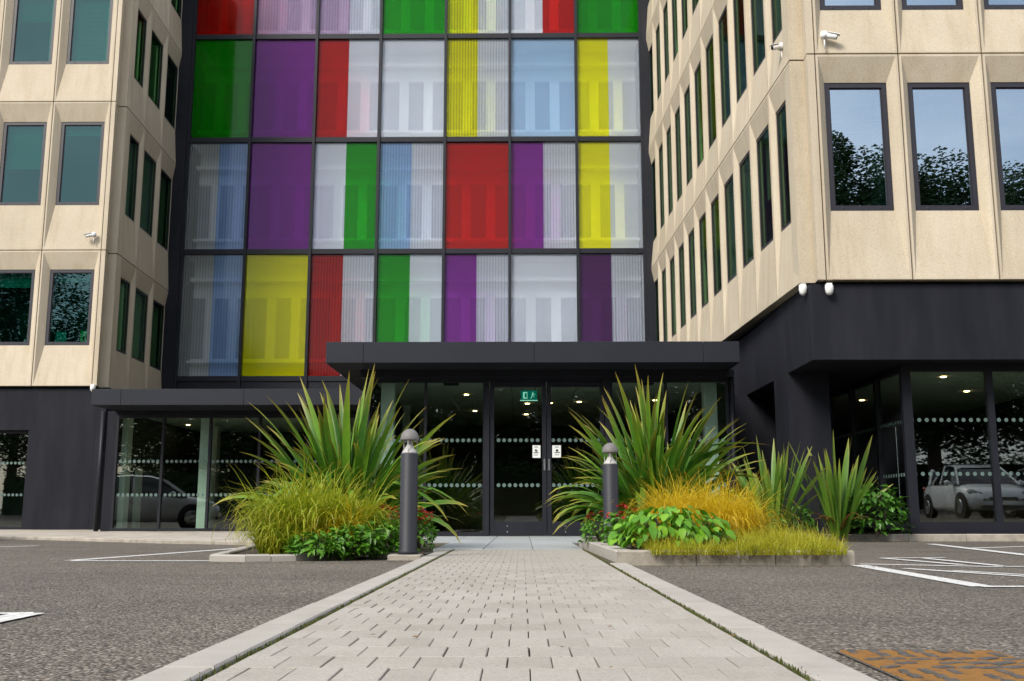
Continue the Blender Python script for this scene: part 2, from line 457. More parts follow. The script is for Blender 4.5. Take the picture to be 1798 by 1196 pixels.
# ================================================================== GROUND
def ground_z(x, y):                     # level before the building, rising behind and to the right of the camera
    r = 0.0
    if y < 0: r += min(-y, 40) * 0.022
    s = max(0.0, min(1.0, (x - 8.2) / 2.5)) * max(0.0, min(1.0, (13 - y) / 4.0))
    return r + 0.30 * s
def make_ground():
    xs = [-400, -120, -60, -40] + [-30 + i * 1.0 for i in range(61)] + [40, 60, 120, 400]
    ys = [-400, -120, -60] + [-40 + i * 1.0 for i in range(71)] + [45, 70, 130, 400]
    mb = MB()
    nx = len(xs)
    vs = [(x, y, ground_z(x, y)) for y in ys for x in xs]
    fs = [(j * nx + i, j * nx + i + 1, (j + 1) * nx + i + 1, (j + 1) * nx + i) for j in range(len(ys) - 1) for i in range(nx - 1)]
    mb.add(vs, fs)
    return tag(mb.build('ground', M['asphalt'], None, True), 'grey brown asphalt car park in front of the office building', None, kind='structure')
ground = make_ground()
def strip(a, b, w, z=0.004):            # painted line between two ground points
    a, b = Vector((a.x, a.y, 0)), Vector((b.x, b.y, 0))
    d = (b - a).normalized(); n = Vector((-d.y, d.x, 0)) * (w / 2)
    mb = MB(); mb.add([(p.x, p.y, z + ground_z(p.x, p.y)) for p in (a - n, b - n, b + n, a + n)], [(0, 1, 2, 3)])
    return mb.build('painted_line', M['line'], ground)
LINES = [((122, 985), (445, 961.5), .12), ((126, 985.5), (372, 985.5), .12), ((-60, 963), (66, 959), .12),
         ((-40, 1080), (57, 1078.5), .06), ((-90, 1108), (52, 1079), .13),
         ((1634, 956), (1830, 979), .14), ((1704, 963), (1850, 958.5), .12), ((1506, 993), (1726, 1031), .14), ((1722, 1031.3), (1900, 1031.3), .10),
         ((1548, 981), (1659, 980), .09), ((1548, 981), (1690, 993), .09), ((1624, 981.6), (1758, 995), .09), ((1510, 991), (1762, 996), .11),
         ((1589, 999), (1830, 1015), .09), ((1675, 1003), (1830, 1012), .07), ((1764, 996), (1850, 995.5), .08)]
for i, (a, b, w) in enumerate(LINES):
    ob = strip(G(*a), G(*b), w, 0.004 + 0.0007 * (i % 6))

# ------------------------------------------------------------------ path of block paving
PL, PR, PY0, PY1 = -0.738, 0.660, 1.80, 11.33
path = MB().add([(PL - .145, -14, ground_z(0, -14) + .019), (PR + .145, -14, ground_z(0, -14) + .019), (PR + .145, 0, .019), (PL - .145, 0, .019), (PR + .145, PY1, .019), (PL - .145, PY1, .019)],
                [(0, 1, 2, 3), (3, 2, 4, 5)]).build('path', M['joint'])
tag(path, 'pale block paved path running straight to the entrance doors', None, kind='structure')
NB = 12
BW, BL = (PR - PL - 0.024) / NB, 0.205
_paver = {}
def paver_mesh(w, l, var):
    k = (round(w, 4), var)
    if k not in _paver:
        r = random.Random(hash(k) % 1000)
        t = .030 + r.uniform(-.0008, .0008)
        mb = MB().cbox(0, 0, 0.005, w, l, t, .0022)
        mb.v = [(x + r.uniform(-.0010, .0010), y + r.uniform(-.0005, .0005), z + (r.uniform(-.0005, .0005) if z > .02 else 0)) for x, y, z in mb.v]
        _paver[k] = mb.mesh('paver', M['paver'])
    return _paver[k]
far_mb, count = MB(), 0
def row_cells(j):
    x0, x1 = PL + .012, PR - .012
    xs = [x0 + BW * i for i in range(NB + 1)] if j % 2 == 0 else [x0] + [x0 + BW * (i + .5) for i in range(NB)] + [x0 + BW * NB]
    return [(xs[i], min(xs[i + 1], x1)) for i in range(len(xs) - 1)]
rows = int((PY1 - PY0) / BL)
for j in range(rows):
    y = PY0 + j * BL
    for a, b in row_cells(j):
        w = b - a
        g = rng.choice([.0018, .0026, .003, .0034, .0038, .0044])
        if j < 31 and count < 300:
            o = obj('paver', paver_mesh(w - g, BL - .0018, rng.randrange(3)), path, (a + g / 2, y + rng.uniform(.0, .001), rng.uniform(-.0006, .0006)))
            count += 1
        else:
            far_mb.cbox(a + g / 2, y, .005, b - g / 2, y + BL - .0015, .030 + rng.uniform(-.0006, .0006), .002)
jj = 1
y = PY0 - BL
while y > -14:
    for a, b in row_cells(jj):
        z = ground_z(0, y)
        far_mb.cbox(a + .003, y + .001, z + .005, b - .003, y + BL - .003, z + .03, .006)
    y -= BL; jj += 1
tag(far_mb.build('paver_field', M['paver'], path), kind='stuff')
# edging stones both sides
for side, x0, x1 in ((-1, PL - .140, PL - .010), (1, PR + .010, PR + .140)):
    yend = 10.2 if side < 0 else 7.6
    y = -2.0
    me = MB().cbox(0, 0, 0.0, x1 - x0, 0.913, .036, .006).mesh('edging_stone', M['edging'])
    while y < yend:
        obj('edging_stone', me, path, (x0 + rng.uniform(-.003, .003), y, ground_z(0, y) + rng.uniform(-.002, .002)))
        y += .916
    # moss in the groove
    mb = MB()
    xg = PL - .001 if side < 0 else PR + .001
    y = 1.5
    while y < yend + (1.2 if side < 0 else 4):
        d = .006 + .010 * max(0, math.sin(y * 3.1) * .5 + math.sin(y * 7.7 + 1) * .35 + rng.uniform(-.2, .6))
        n = 6
        for _ in range(n):
            cx, cyy, s = xg + rng.uniform(-d, d), y + rng.uniform(0, .03), rng.uniform(.004, .009)
            zt = .022 + rng.uniform(0, .018)
            mb.add([(cx - s, cyy - s, .004), (cx + s, cyy - s, .004), (cx + s, cyy + s, .004), (cx - s, cyy + s, .004), (cx + rng.uniform(-s, s), cyy, zt)],
                   [(0, 1, 4), (1, 2, 4), (2, 3, 4), (3, 0, 4)])
        y += .03
    tag(mb.build('moss_strip', M['moss'], path), kind='stuff')

# ------------------------------------------------------------------ entrance slabs, pavement flags
apron = MB().add([(-2.9, 11.34, .006), (.66, 11.34, .006), (.66, 15.0, .006), (3.9, 15.0, .006), (3.9, 18.6, .006), (-2.9, 18.6, .006)], [(0, 1, 2, 5), (2, 3, 4, 5)]).build('entrance_pavement', M['joint'])
tag(apron, 'grey slab pavement before the entrance doors', None, kind='structure')
sl = {}
for j in range(6):
    for i in range(-6, 8):
        x, y = .12 + .545 * i, 11.35 + 1.12 * j
        if x < -2.9 or x + .53 > (.70 if y < 14.6 else 3.9): continue
        if y < 14.3 and x < -1.3: continue
        if 'm' not in sl: sl['m'] = MB().cbox(0, 0, .004, .539, 1.113, .034, .004).mesh('slab', M['slab'])
        obj('slab', sl['m'], apron, (x, y, rng.uniform(-.001, .001)))
# left pavement
pav_front = [G(-120, 945.5), G(0, 947), G(130, 950), G(300, 955), G(452, 957.5)]
pf = [(p.x, p.y) for p in pav_front]
pavement = MB().add([(x, y, .010) for x, y in pf] + [(pf[-1][0], 23, .010), (-16, 26, .010), (-16, pf[0][1], .010)], [tuple(range(len(pf) + 3))]).build('pavement', M['joint'])
tag(pavement, 'pale flagstone pavement along the left wing and lobby glazing', None, kind='structure')
def front_y(x):
    for (xa, ya), (xb, yb) in zip(pf, pf[1:]):
        if xa <= x <= xb: return ya + (yb - ya) * (x - xa) / (xb - xa)
    return pf[0][1] if x < pf[0][0] else pf[-1][1]
fm = {}
for i in range(11):
    x = pf[-1][0] - .9 * (i + 1)
    y = max(front_y(x), front_y(x + .9)) + .16
    first = True
    while y < 24.8:
        l = .6 if not first else .6
        obj_me = fm.setdefault('m', MB().cbox(0, 0, .0, .892, .592, .045, .005).mesh('flagstone', M['flag']))
        obj('flagstone', obj_me, pavement, (x, y, rng.uniform(-.002, .002)))
        y += .6
def kerb_run(pts, w, h, length, parent, name='kerb_stone', mat='kerb', z0=0.0, gap=.006):
    """kerb stones along a polyline, width w to the left of the walking direction"""
    for a, b in zip(pts, pts[1:]):
        a, b = Vector(a), Vector(b)
        L = (b - a).length
        n = max(1, round(L / length))
        d = (b - a) / L
        ang = math.atan2(d.y, d.x)
        seg = L / n
        me = MB().cbox(gap / 2, 0, z0, seg - gap / 2, w, h, .012).mesh(name, M[mat])
        for k in range(n):
            p = a + d * (seg * k)
            obj(name, me, parent, (p.x, p.y, rng.uniform(-.002, .002)), ang)
kerb_run(pf, .13, .05, .9, pavement)

# ================================================================== LEFT AND RIGHT WINGS (precast concrete panels)
GAPJ = .012
_pan, _win = {}, {}
def panel_mesh(w, z0, sill, head, z1, d, mx):
    k = (round(w, 3), z0, z1, d)
    if k in _pan: return _pan[k]
    H, g, rim, th = z1 - z0, GAPJ, .035, .20
    def rect(x0, x1, a, b, y): return [(x0, y, a), (x1, y, a), (x1, y, b), (x0, y, b)]
    o = rect(g, w - g, g, H - g, 0)
    r = rect(g + rim, w - g - rim, g + .02, H - g - .035, 0.0)
    q = rect(mx, w - mx, sill - z0, head - z0, d)
    qi = rect(mx, w - mx, sill - z0, head - z0, d + .10)
    bk = rect(g, w - g, g, H - g, th)
    vs = bk + o + r + q + qi
    fs = []
    for ring in range(4):
        for i in range(4):
            j = (i + 1) % 4
            a = ring * 4
            fs.append((a + i, a + j, a + 4 + j, a + 4 + i))
    _pan[k] = MB().add(vs, fs).mesh('concrete_panel', M['concrete'])
    return _pan[k]
def window_meshes(w, h, gmat):
    k = (round(w, 3), round(h, 3), gmat)
    if k in _win: return _win[k]
    f, dp = (.048, .05) if gmat == 'glass_side' else (.075, .07)
    mb = MB()
    mb.box(0, 0, 0, f, dp, h); mb.box(w - f, 0, 0, w, dp, h); mb.box(f, 0, 0, w - f, dp, f * 1.15); mb.box(f, 0, h - f, w - f, dp, h)
    if gmat != 'glass_side': mb.box(f, .025, f * 1.15, f + .018, dp - .005, h - f); mb.box(w - f - .018, .025, f * 1.15, w - f, dp - .005, h - f)
    if gmat != 'glass_side': mb.box(f + .018, .025, h - f - .018, w - f - .018, dp - .005, h - f)
    py_ = .014 if gmat == 'glass_side' else .036
    pane = MB().box(f + .004, py_, f, w - f - .004, py_ + .012, h - f + .004).mesh('pane', M[gmat])
    cap = MB().lathe([(.0, -.012), (.017, -.008), (.019, .0), (.012, .004)], 10).mesh('hinge_cap', M['cap'])
    _win[k] = (mb.mesh('window', M['frame']), pane, cap)
    return _win[k]
BLINDS = [simple('blind_%d' % i, c, None, 3, 0.8) for i, c in enumerate([(0.55, 0.60, 0.58), (0.40, 0.47, 0.46), (0.62, 0.64, 0.60)])]
_blind = {}
def add_window(parent, loc, rz, w, h, gmat, rr, blind=True, caps=True):
    fr, pane, cap = window_meshes(w, h, gmat)
    o = obj('window', fr, parent, loc, rz)
    obj('pane', pane, o)
    if caps:
        for xx in (.2, .8):
            c = obj('hinge_cap', cap, o, (w * xx, -.001, .043)); c.rotation_euler = (R(90), 0, 0)
    if blind:
        style = rr.random()
        drop = 1.0 if style < (.7 if gmat == 'glass_side' else .30) else rr.choice([.12, .2, .35, .55])
        k = (round(w, 2), round(h, 2), drop, rr.randrange(3))
        if k not in _blind:
            mb, zt = MB(), h - .07
            z = zt
            while z > zt - drop * (h - .14):
                mb.add([(.09, .15, z), (w - .09, .15, z), (w - .09, .128, z - .034), (.09, .128, z - .034)], [(0, 1, 2, 3)])
                z -= .036
            _blind[k] = mb.mesh('blind', BLINDS[k[3]])
        obj('blind', _blind[k], o)
        if rr.random() < .5:
            kk = ('jamb', round(h, 2))
            if kk not in _blind: _blind[kk] = MB().box(0, .12, .05, .10, .5, h - .05).mesh('reveal', M['column'])
            obj('reveal', _blind[kk], o, (w - .17, 0, 0))
    return o
def wall_of_panels(parent, O, rz, w, n, levels, d, mfrac, gmat, rr, skip=lambda i, s: False, caps=True):
    ux, uy = math.cos(rz), math.sin(rz)
    ix, iy = -uy, ux
    for s, (z0, sill, head, z1) in enumerate(levels):
        me = panel_mesh(w, z0, sill, head, z1, d, w * mfrac)
        for i in range(n):
            if skip(i, s): continue
            p = (O[0] + ux * w * i, O[1] + uy * w * i, z0)
            obj('concrete_panel', me, parent, p, rz)
            wx = w * mfrac + .004
            q = (p[0] + ux * wx + ix * (d + .012), p[1] + uy * wx + iy * (d + .012), sill + .004)
            add_window(parent, q, rz, w * (1 - 2 * mfrac) - .008, head - sill - .008, gmat, rr, caps=caps)

# --- right wing
RZ = [(3.94, 5.08, 7.20, 7.63), (7.63, 8.44, 10.86, 11.28), (11.28, 12.32, 14.5, 14.95), (14.95, 16.0, 18.1, 18.6)]
YR0 = 15.40
YR1 = 15.63
xa = P(1386, 101, YR1).x; xb = P(1411, 101, YR1).x; xc = P(1416, 90, YR0).x; xd = P(1430, 90, YR0).x
YC = 30.0                                # plane of the coloured glazing
xf = P(1142, 460, YC).x
right_wing = empty('office_wing', (xa, YR1, 0))
tag(right_wing, 'beige precast concrete office wing on the right with narrow windows', 'building')
right_wing.location = (0, 0, 0)
dx, dy = xa - xf, YC - YR1
Lr = math.hypot(dx, dy)
ang = math.atan2(-dy, dx)                 # from the far end to the near corner
nR = 11
wr = Lr / nR
wall_of_panels(right_wing, (xf, YC), ang, wr, nR, RZ, .075, .105, 'glass_side', random.Random(3), caps=False)
wfr = P(1577, 97, YR0).x - xd
wall_of_panels(right_wing, (xd, YR0), 0.0, wfr, 4, RZ, .135, .125, 'glass_up', random.Random(12))
for z0, _, _, z1 in RZ:                   # stepped corner column of each storey
    MB().prism([(xa + .004, YR1), (xb, YR1), (xc, YR0), (xd - .008, YR0), (xd - .008, YR0 + .6), (xa + .004, YR0 + .6)], z0 + GAPJ, z1 - GAPJ).build('corner_column', M['concrete'], right_wing)
xr_end = xd + wfr * 4
core = MB().prism([(xf + .75, YC + 3), (xf + .75, YC - .02), (xa + .75, YR0 + 1.2), (xd + .2, YR0 + .75), (xr_end, YR0 + .75), (xr_end, YC + 3)], 4.2, 18.7).build('inner_wall', M['core'], right_wing)
MB().prism([(xf + .16, YC + 3), (xf + .16, YC - .02), (xa + .16, YR1 + .1), (xa + .3, YR0 + .17), (xr_end, YR0 + .17), (xr_end, YC + 3)], 3.90, 3.95).build('soffit', M['dark'], right_wing)
MB().prism([(xf, YC + 3), (xf, YC - .02), (xa, YR1), (xb, YR0), (xr_end, YR0), (xr_end, YC + 3)], 18.6, 19.1).build('parapet', M['concrete'], right_wing)
# dark ground floor band, soffit and pier
xband = P(1424, 560, YR0 + .10).x
zsof = P(1500, 632, YR0 + .1).z
band = MB()
band.box(xband, YR0 + .10, zsof, xr_end, YR0 + .34, 3.90)
band.box(xband, YR0 + .341, zsof, xband + .24, YC - .4, 3.90)
bevel(band.build('dark_fascia', M['dark'], right_wing), .008)
MB().box(xband + .24, YR0 + .34, zsof + .03, xr_end, YC - .4, zsof + .08).build('ground_soffit', M['dark'], right_wing)
px0, px1 = P(1388, 800, 17.0).x, P(1462, 800, 17.0).x
MB().box(px0, 17.0, 0, px1, 17.9, zsof + .03).build('pier', M['dark'], right_wing)
xg = P(1597, 800, 16.1).x
MB().box(xband - .8, 20.2, 0, xg, 20.4, zsof + .03).build('recess_wall', M['dark'], right_wing)

def glazing(parent, p0, p1, z0, z1, mull, fw=.06, rail=.08, dots=(), dr=.035, ds=.10, glass='glass', dep=.10):
    """Glazed screen from p0 to p1 (plan points), mullions at fractions mull; every pane, mullion and rail is a part."""
    p0, p1 = Vector(p0), Vector(p1)
    L = (p1 - p0).length
    a = math.atan2((p1 - p0).y, (p1 - p0).x)
    def put(mb, name, mat, kind=None):
        o = mb.build(name, M[mat], parent); o.location = (p0.x, p0.y, 0); o.rotation_euler = (0, 0, a)
        if kind: o['kind'] = kind
        return o
    put(MB().box(-fw / 2, 0, z0, L + fw / 2, dep, z0 + rail), 'bottom_rail', 'dark_metal')
    put(MB().box(-fw / 2, 0, z1 - rail, L + fw / 2, dep, z1), 'top_rail', 'dark_metal')
    xs = [0] + [m * L for m in mull] + [L]
    for x in xs:
        put(MB().box(x - fw / 2, .002, z0 + rail, x + fw / 2, dep - .002, z1 - rail), 'mullion', 'dark_metal')
    for xa_, xb_ in zip(xs, xs[1:]):
        u, v = xa_ + fw / 2, xb_ - fw / 2
        put(MB().box(u - .004, dep * .45, z0 + rail - .01, v + .004, dep * .45 + .012, z1 - rail + .01), 'pane', glass)
        if dots:
            mb = MB()
            n = max(1, int((v - u - ds * .6) / ds))
            off = (v - u - n * ds) / 2
            for zd in dots:
                for k in range(n + 1):
                    cx = u + off + k * ds
                    ring = [(cx + dr * math.cos(t * math.pi / 6), dep * .45 - .003, zd + dr * math.sin(t * math.pi / 6)) for t in range(12)]
                    mb.add(ring + [(x_, dep * .45 - .001, z_) for x_, _, z_ in ring], [tuple(range(11, -1, -1))] + [(i, (i + 1) % 12, (i + 1) % 12 + 12, i + 12) for i in range(12)])
            put(mb, 'dot_rows', 'dot', 'stuff')
YG = 16.1
zg1 = zsof + .03
zr1, zr2 = P(1650, 737, YG).z, P(1650, 832, YG).z
xm = [P(1748, 800, YG).x, P(1905, 800, YG).x]
xg_end = xr_end
glazing(right_wing, (xg, YG), (xg_end, YG), .17, zg1, [(x - xg) / (xg_end - xg) for x in xm], .10, .12, (zr1, zr2), .032, .115)
glazing(right_wing, (xg, 20.2), (xg, YG + .05), .17, zg1, [.33, .66], .09, .10, (zr1, zr2), .032, .115)
MB().box(xg - .05, YG - .02, 0, xg_end, YG + .25, .168).build('plinth', M['dark'], right_wing)
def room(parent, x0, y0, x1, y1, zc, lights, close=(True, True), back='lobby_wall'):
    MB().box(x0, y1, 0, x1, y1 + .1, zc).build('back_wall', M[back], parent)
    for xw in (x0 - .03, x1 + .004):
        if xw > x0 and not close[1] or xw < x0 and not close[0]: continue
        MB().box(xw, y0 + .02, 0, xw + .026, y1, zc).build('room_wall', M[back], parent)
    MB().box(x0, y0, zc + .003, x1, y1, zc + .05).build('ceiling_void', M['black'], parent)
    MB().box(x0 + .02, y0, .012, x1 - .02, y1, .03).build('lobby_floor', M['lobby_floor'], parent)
    t = 1.2
    nx, ny = max(1, int((x1 - x0) / t)), max(1, int((y1 - y0) / t))
    mb = MB().box(0, 0, 0, (x1 - x0) / nx - .012, (y1 - y0) / ny - .012, .03)
    me = mb.mesh('ceiling_tile', M['ceiling'])
    for i in range(nx):
        for j in range(ny):
            obj('ceiling_tile', me, parent, (x0 + (x1 - x0) / nx * i + .006, y0 + (y1 - y0) / ny * j + .006, zc - .03))
    dl = MB().lathe([(.0, .0), (.042, .0), (.046, .004), (.046, .012)], 14).mesh('downlight', M['downlight'])
    for lx, ly in lights:
        obj('downlight', dl, parent, (lx, ly, zc - .045))
pa, pb, pc = P(1656, 656, 1), None, None
def on_ceiling(px, py, z):
    d = ray(px, py); t = (z - CAM_H) / d.z
    return (d.x * t, d.y * t)
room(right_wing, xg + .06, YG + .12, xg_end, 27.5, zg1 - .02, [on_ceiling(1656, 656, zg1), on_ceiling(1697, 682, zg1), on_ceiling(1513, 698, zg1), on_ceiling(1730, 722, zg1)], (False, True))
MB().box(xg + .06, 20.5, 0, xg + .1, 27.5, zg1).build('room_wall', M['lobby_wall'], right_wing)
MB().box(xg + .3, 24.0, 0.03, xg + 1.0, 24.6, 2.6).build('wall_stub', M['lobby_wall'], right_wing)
tag(MB().cbox(8.2, 20.2, .03, 10.2, 20.9, 1.05, .02).build('reception_counter', M['wood']), 'brown reception counter behind the large panes under the right wing', 'counter')

# --- left wing
LZ = [(3.52, 4.56, 6.50, 6.97), (6.97, 8.18, 10.42, 10.92), (10.92, 12.0, 14.0, 14.5), (14.5, 15.6, 17.6, 18.1)]
YL0, YL1 = 25.0, 25.35
ya_, yb_ = P(206, 438, YL1).x, P(191, 438, YL1).x
yc_, yd_ = P(186, 432, YL0).x, P(178, 432, YL0).x
xlf = P(299, 500, YC).x
left_wing = empty('office_wing')
tag(left_wing, 'beige precast concrete office wing on the left above a charcoal base', 'building')
dx, dy = xlf - ya_, YC - YL1
Ll = math.hypot(dx, dy)
wall_of_panels(left_wing, (ya_, YL1), math.atan2(dy, dx), Ll / 3, 3, LZ, .075, .105, 'glass_side', random.Random(5), caps=False)
wl_ = yd_ - P(74, 432, YL0).x
wall_of_panels(left_wing, (yd_ - wl_ * 4, YL0), 0.0, wl_, 4, LZ, .135, .125, 'glass_teal', random.Random(21))
for z0, _, _, z1 in LZ:
    MB().prism([(ya_ - .004, YL1), (ya_ - .004, YL0 + .7), (yd_ + .008, YL0 + .7), (yd_ + .008, YL0), (yc_, YL0), (yb_, YL1)], z0 + GAPJ, z1 - GAPJ).build('corner_column', M['concrete'], left_wing)
xl_end = yd_ - wl_ * 4
MB().prism([(xlf - .75, YC + 3), (xl_end, YC + 3), (xl_end, YL0 + .75), (yd_ - .2, YL0 + .75), (ya_ - .75, YL1 + 1.2), (xlf - .75, YC - .02)], 3.8, 18.2).build('inner_wall', M['core'], left_wing)
MB().prism([(xlf, YC + 3), (xl_end, YC + 3), (xl_end, YL0), (yc_, YL0), (ya_, YL1), (xlf, YC - .02)], 18.1, 18.6).build('parapet', M['concrete'], left_wing)
zlw = P(40, 755, YL0 + .1).z
xlw = P(47, 800, YL0 + .1).x
lb = MB()
lb.box(xl_end, YL0 + .10, zlw, yb_ + .3, YL0 + .40, 3.47)
lb.box(xlw, YL0 + .10, 0, yb_ + .3, YL0 + .40, zlw - .001)
lb.box(yb_ + .0, YL0 + .401, 0, yb_ + .3, YC, 3.47)
lb.build('dark_base_wall', M['dark'], left_wing)
MB().box(xl_end, YL0 + .2, 3.47, ya_ - .3, YC, 3.53).build('base_soffit', M['dark'], left_wing)
for xj in (62, 168):                      # joints of the dark base boards
    pj = P(xj, 720, YL0 + .1)
    MB().box(pj.x - .004, YL0 + .095, zlw if xj < 100 else .0, pj.x + .004, YL0 + .105, 3.46).build('board_joint', M['dark_metal'], left_wing)
glazing(left_wing, (xl_end, YL0 + .25), (xlw, YL0 + .25), .04, zlw, [.33, .66], .06, .07, (P(20, 813, YL0 + .25).z, P(20, 869, YL0 + .25).z), .035, .10)
room(left_wing, xl_end, YL0 + .4, yb_ - .05, 29.5, zlw + .3, [])

# sheets propped inside the lowest window of the left wing
for a, b, col, lab in (((98, 583), (115.5, 604), (0.05, 0.30, 0.30), 'plain teal sheet propped inside a lower left window'), ((142, 581), (158.5, 604), (0.07, 0.50, 0.10), 'bright green sheet with dark marks propped inside a lower left window')):
    pw, qw = P(*a, YL0 + .30), P(*b, YL0 + .30)
    sh = empty('window_sheet', ((pw.x + qw.x) / 2, YL0 + .30, qw.z))
    w_, h_ = qw.x - pw.x, pw.z - qw.z
    MB().box(-w_ / 2, 0, 0, w_ / 2, .006, h_).build('sheet', simple(lab.split()[1] + '_sheet', tuple(min(1, 2.2 * v) for v in col), None, 4, .7), sh)
    if 'green' in lab:
        for k in (-.18, .16):
            MB().add([(w_ * (k + .09 * math.cos(t)), -.002, h_ * (.45 + .16 * math.sin(t))) for t in [i * math.pi / 5 for i in range(10)]], [tuple(range(9, -1, -1))]).build('print_mark', M['ink'], sh)
    tag(sh, lab, 'sheet')

# ================================================================== COLOURED GLAZED FRONT
glaz = empty('coloured_glass_front')
tag(glaz, 'grid of purple, red, green, yellow and clear glass panels between the two wings', 'glass facade')
zt = [P(700, y, YC).z for y in (664, 441, 245, 64)]
zt.append(zt[3] + 3.25)
xs_px = [322, 431, 545, 661, 779, 895, 1014.5, 1131.5]
xc_ = [P(x, 440, YC).x for x in xs_px]
mw, tw = .085, .15
xl_, xr_ = P(296, 500, YC).x - .8, P(1148, 500, YC).x + .6
for i, x in enumerate(xc_):
    MB().box(x - mw / 2, YC - .10, zt[0] - .5, x + mw / 2, YC + .14, zt[4] + .2).build('mullion', M['dark_metal'], glaz)
for i in range(7):
    me = MB().box(xc_[i] + mw / 2, YC - .06, -.0, xc_[i + 1] - mw / 2, YC + .12, tw).mesh('transom', M['dark_metal'])
    for z in zt:
        obj('transom', me, glaz, (0, 0, z - tw * .6))
MB().box(xl_, YC - .16, 2.6, xc_[0] - mw / 2, YC + .3, zt[4] + .3).build('edge_column', M['dark_metal'], glaz)
MB().box(xc_[-1] + mw / 2, YC - .16, 2.6, xr_, YC + .3, zt[4] + .3).build('edge_column', M['dark_metal'], glaz)
MB().box(xc_[0], YC - .02, 2.6, xc_[-1], YC + .2, zt[0] - tw * .6).build('base_spandrel', M['dark_metal'], glaz)
LAY = [  # from the bottom row upwards
    [('smoke+', 'blue+'), ('yellow',), ('red+', 'clear+'), ('green', 'clear'), ('purple', 'clear+'), ('clear',), ('plum', 'clear+')],
    [('smoke+', 'blue+'), ('purple',), ('clear', 'green'), ('blue+', 'clear+'), ('red',), ('purple', 'clear+'), ('yellow', 'clear')],
    [('green',), ('purple',), ('red', 'clear'), ('clear',), ('yellow+', 'clear+'), ('sky',), ('yellow', 'clear')],
    [('red',), ('lilac+',), ('lilac+', 'clear+'), ('green',), ('yellow+', 'clear+'), ('clear', 'red'), ('green',)]]
WORD = {'clear': 'clear', 'smoke': 'smoky clear', 'plum': 'dark plum', 'sky': 'sky blue'}
for r, row in enumerate(LAY):
    z0, z1 = zt[r] + tw * .4, zt[r + 1] - tw * .6
    for c, cell in enumerate(row):
        u, v = xc_[c] + mw / 2, xc_[c + 1] - mw / 2
        n = len(cell)
        for k, key in enumerate(cell):
            a, b = u + (v - u) * k / n, u + (v - u) * (k + 1) / n
            o = MB().box(a + .001, YC + .012, z0 + .001, b - .001, YC + .030, z1 - .001).build('glass_panel', panel_mat(key), glaz)
            o['label'] = '%s%s glass panel' % ('ribbed ' if key.endswith('+') else '', WORD.get(key.rstrip('+'), key.rstrip('+')))
# the old pale wall with its windows, standing behind the coloured screen
YB = YC + .75
for xs_ in (xc_[0] - .05, xc_[-1] - .05):
    MB().box(xs_, YC + .2, zt[0] - .3, xs_ + .1, YB + .25, zt[4]).build('cavity_wall', M['dark_metal'], glaz)
M['old_wall'] = simple('old_wall', (0.90, 0.90, 0.88), (0.86, 0.86, 0.84), 1.0, 0.8)
M['old_window'] = simple('old_window', (0.24, 0.25, 0.28), (0.30, 0.31, 0.35), 1.0, 0.3)
MB().box(xc_[0], YB + .25, zt[0] - .3, xc_[-1], YB + .4, zt[4]).build('back_wall', M['old_wall'], glaz)
for r in range(4):
    H = zt[r + 1] - zt[r]
    lip = MB().box(xc_[0], YB - .1, zt[r] + .16 * H - .05, xc_[-1], YB + .25, zt[r] + .16 * H).build('sill_ledge', M['old_wall'], glaz)
    MB().box(xc_[0], YB - .1, zt[r] + .80 * H, xc_[-1], YB + .25, zt[r] + .83 * H).build('head_ledge', M['old_wall'], glaz)
    for c in range(7):
        bw = xc_[c + 1] - xc_[c]
        for k in range(3):
            cx = xc_[c] + bw * (.12 + .38 * k)
            MB().box(cx - bw * .115, YB + .235, zt[r] + .19 * H, cx + bw * .115, YB + .249, zt[r] + .68 * H).build('inner_window', M['old_window'], glaz)
for z in zt[1:]:
    MB().box(xc_[0], YC + .14, z - .12, xc_[-1], YB + .25, z - .02).build('floor_slab', M['old_wall'], glaz)

# ================================================================== ENTRANCE PORCH
YD, YK = 18.04, 17.0
porch = empty('entrance_porch')
tag(porch, 'charcoal flat roofed glass entrance porch with double doors', 'porch')
zs_, zk = P(900, 636.5, YK).z, P(900, 600, YK).z
xk0, xk1 = P(572, 620, YK).x, P(1299, 620, YK).x
roof = MB().box(xk0 + .03, YK + .022, zs_ + .002, xk1 - .03, YC - .2, zk - .02)
roof.build('roof_slab', M['dark'], porch)
bx = [xk0, P(638, 620, YK).x, P(938, 620, YK).x, P(1235, 620, YK).x, xk1]
for a, b in zip(bx, bx[1:]):
    bevel(MB().box(a + .003, YK, zs_, b - .003, YK + .02, zk).build('fascia_board', M['fascia'], porch), .003)
MB().box(xk0, YK + .021, zs_, xk0 + .02, 22.5, zk).build('fascia_board', M['fascia'], porch)
MB().box(xk1 - .02, YK + .021, zs_, xk1, 21.0, zk).build('fascia_board', M['fascia'], porch)
xp0, xp1 = P(640, 800, YD).x, P(1281, 800, YD).x
zh = P(900, 664, YD).z
MB().box(xp0 - .08, YD - .14, zh, xp1 + .1, YD + .1, zs_).build('header_beam', M['dark_metal'], porch)
def X(px, y=800): return P(px, y, YD).x
zd1, zd2 = P(800, 773, YD).z, P(800, 852, YD).z
def screen(x0, x1, mull):
    glazing(porch, (x0, YD), (x1, YD), .03, zh, [(m - x0) / (x1 - x0) for m in mull], .045, .075, (zd1, zd2), .034, .098)
screen(X(645), X(850), [X(746)])
screen(X(1075), X(1281), [X(1172)])
for a, b in ((851, 859), (1063, 1073)):
    MB().box(X(a), YD - .03, .03, X(b), YD + .12, zh).build('door_post', M['dark_metal'], porch)
MB().box(X(859), YD - .01, zh - .055, X(1063), YD + .10, zh).build('door_header', M['dark_metal'], porch)
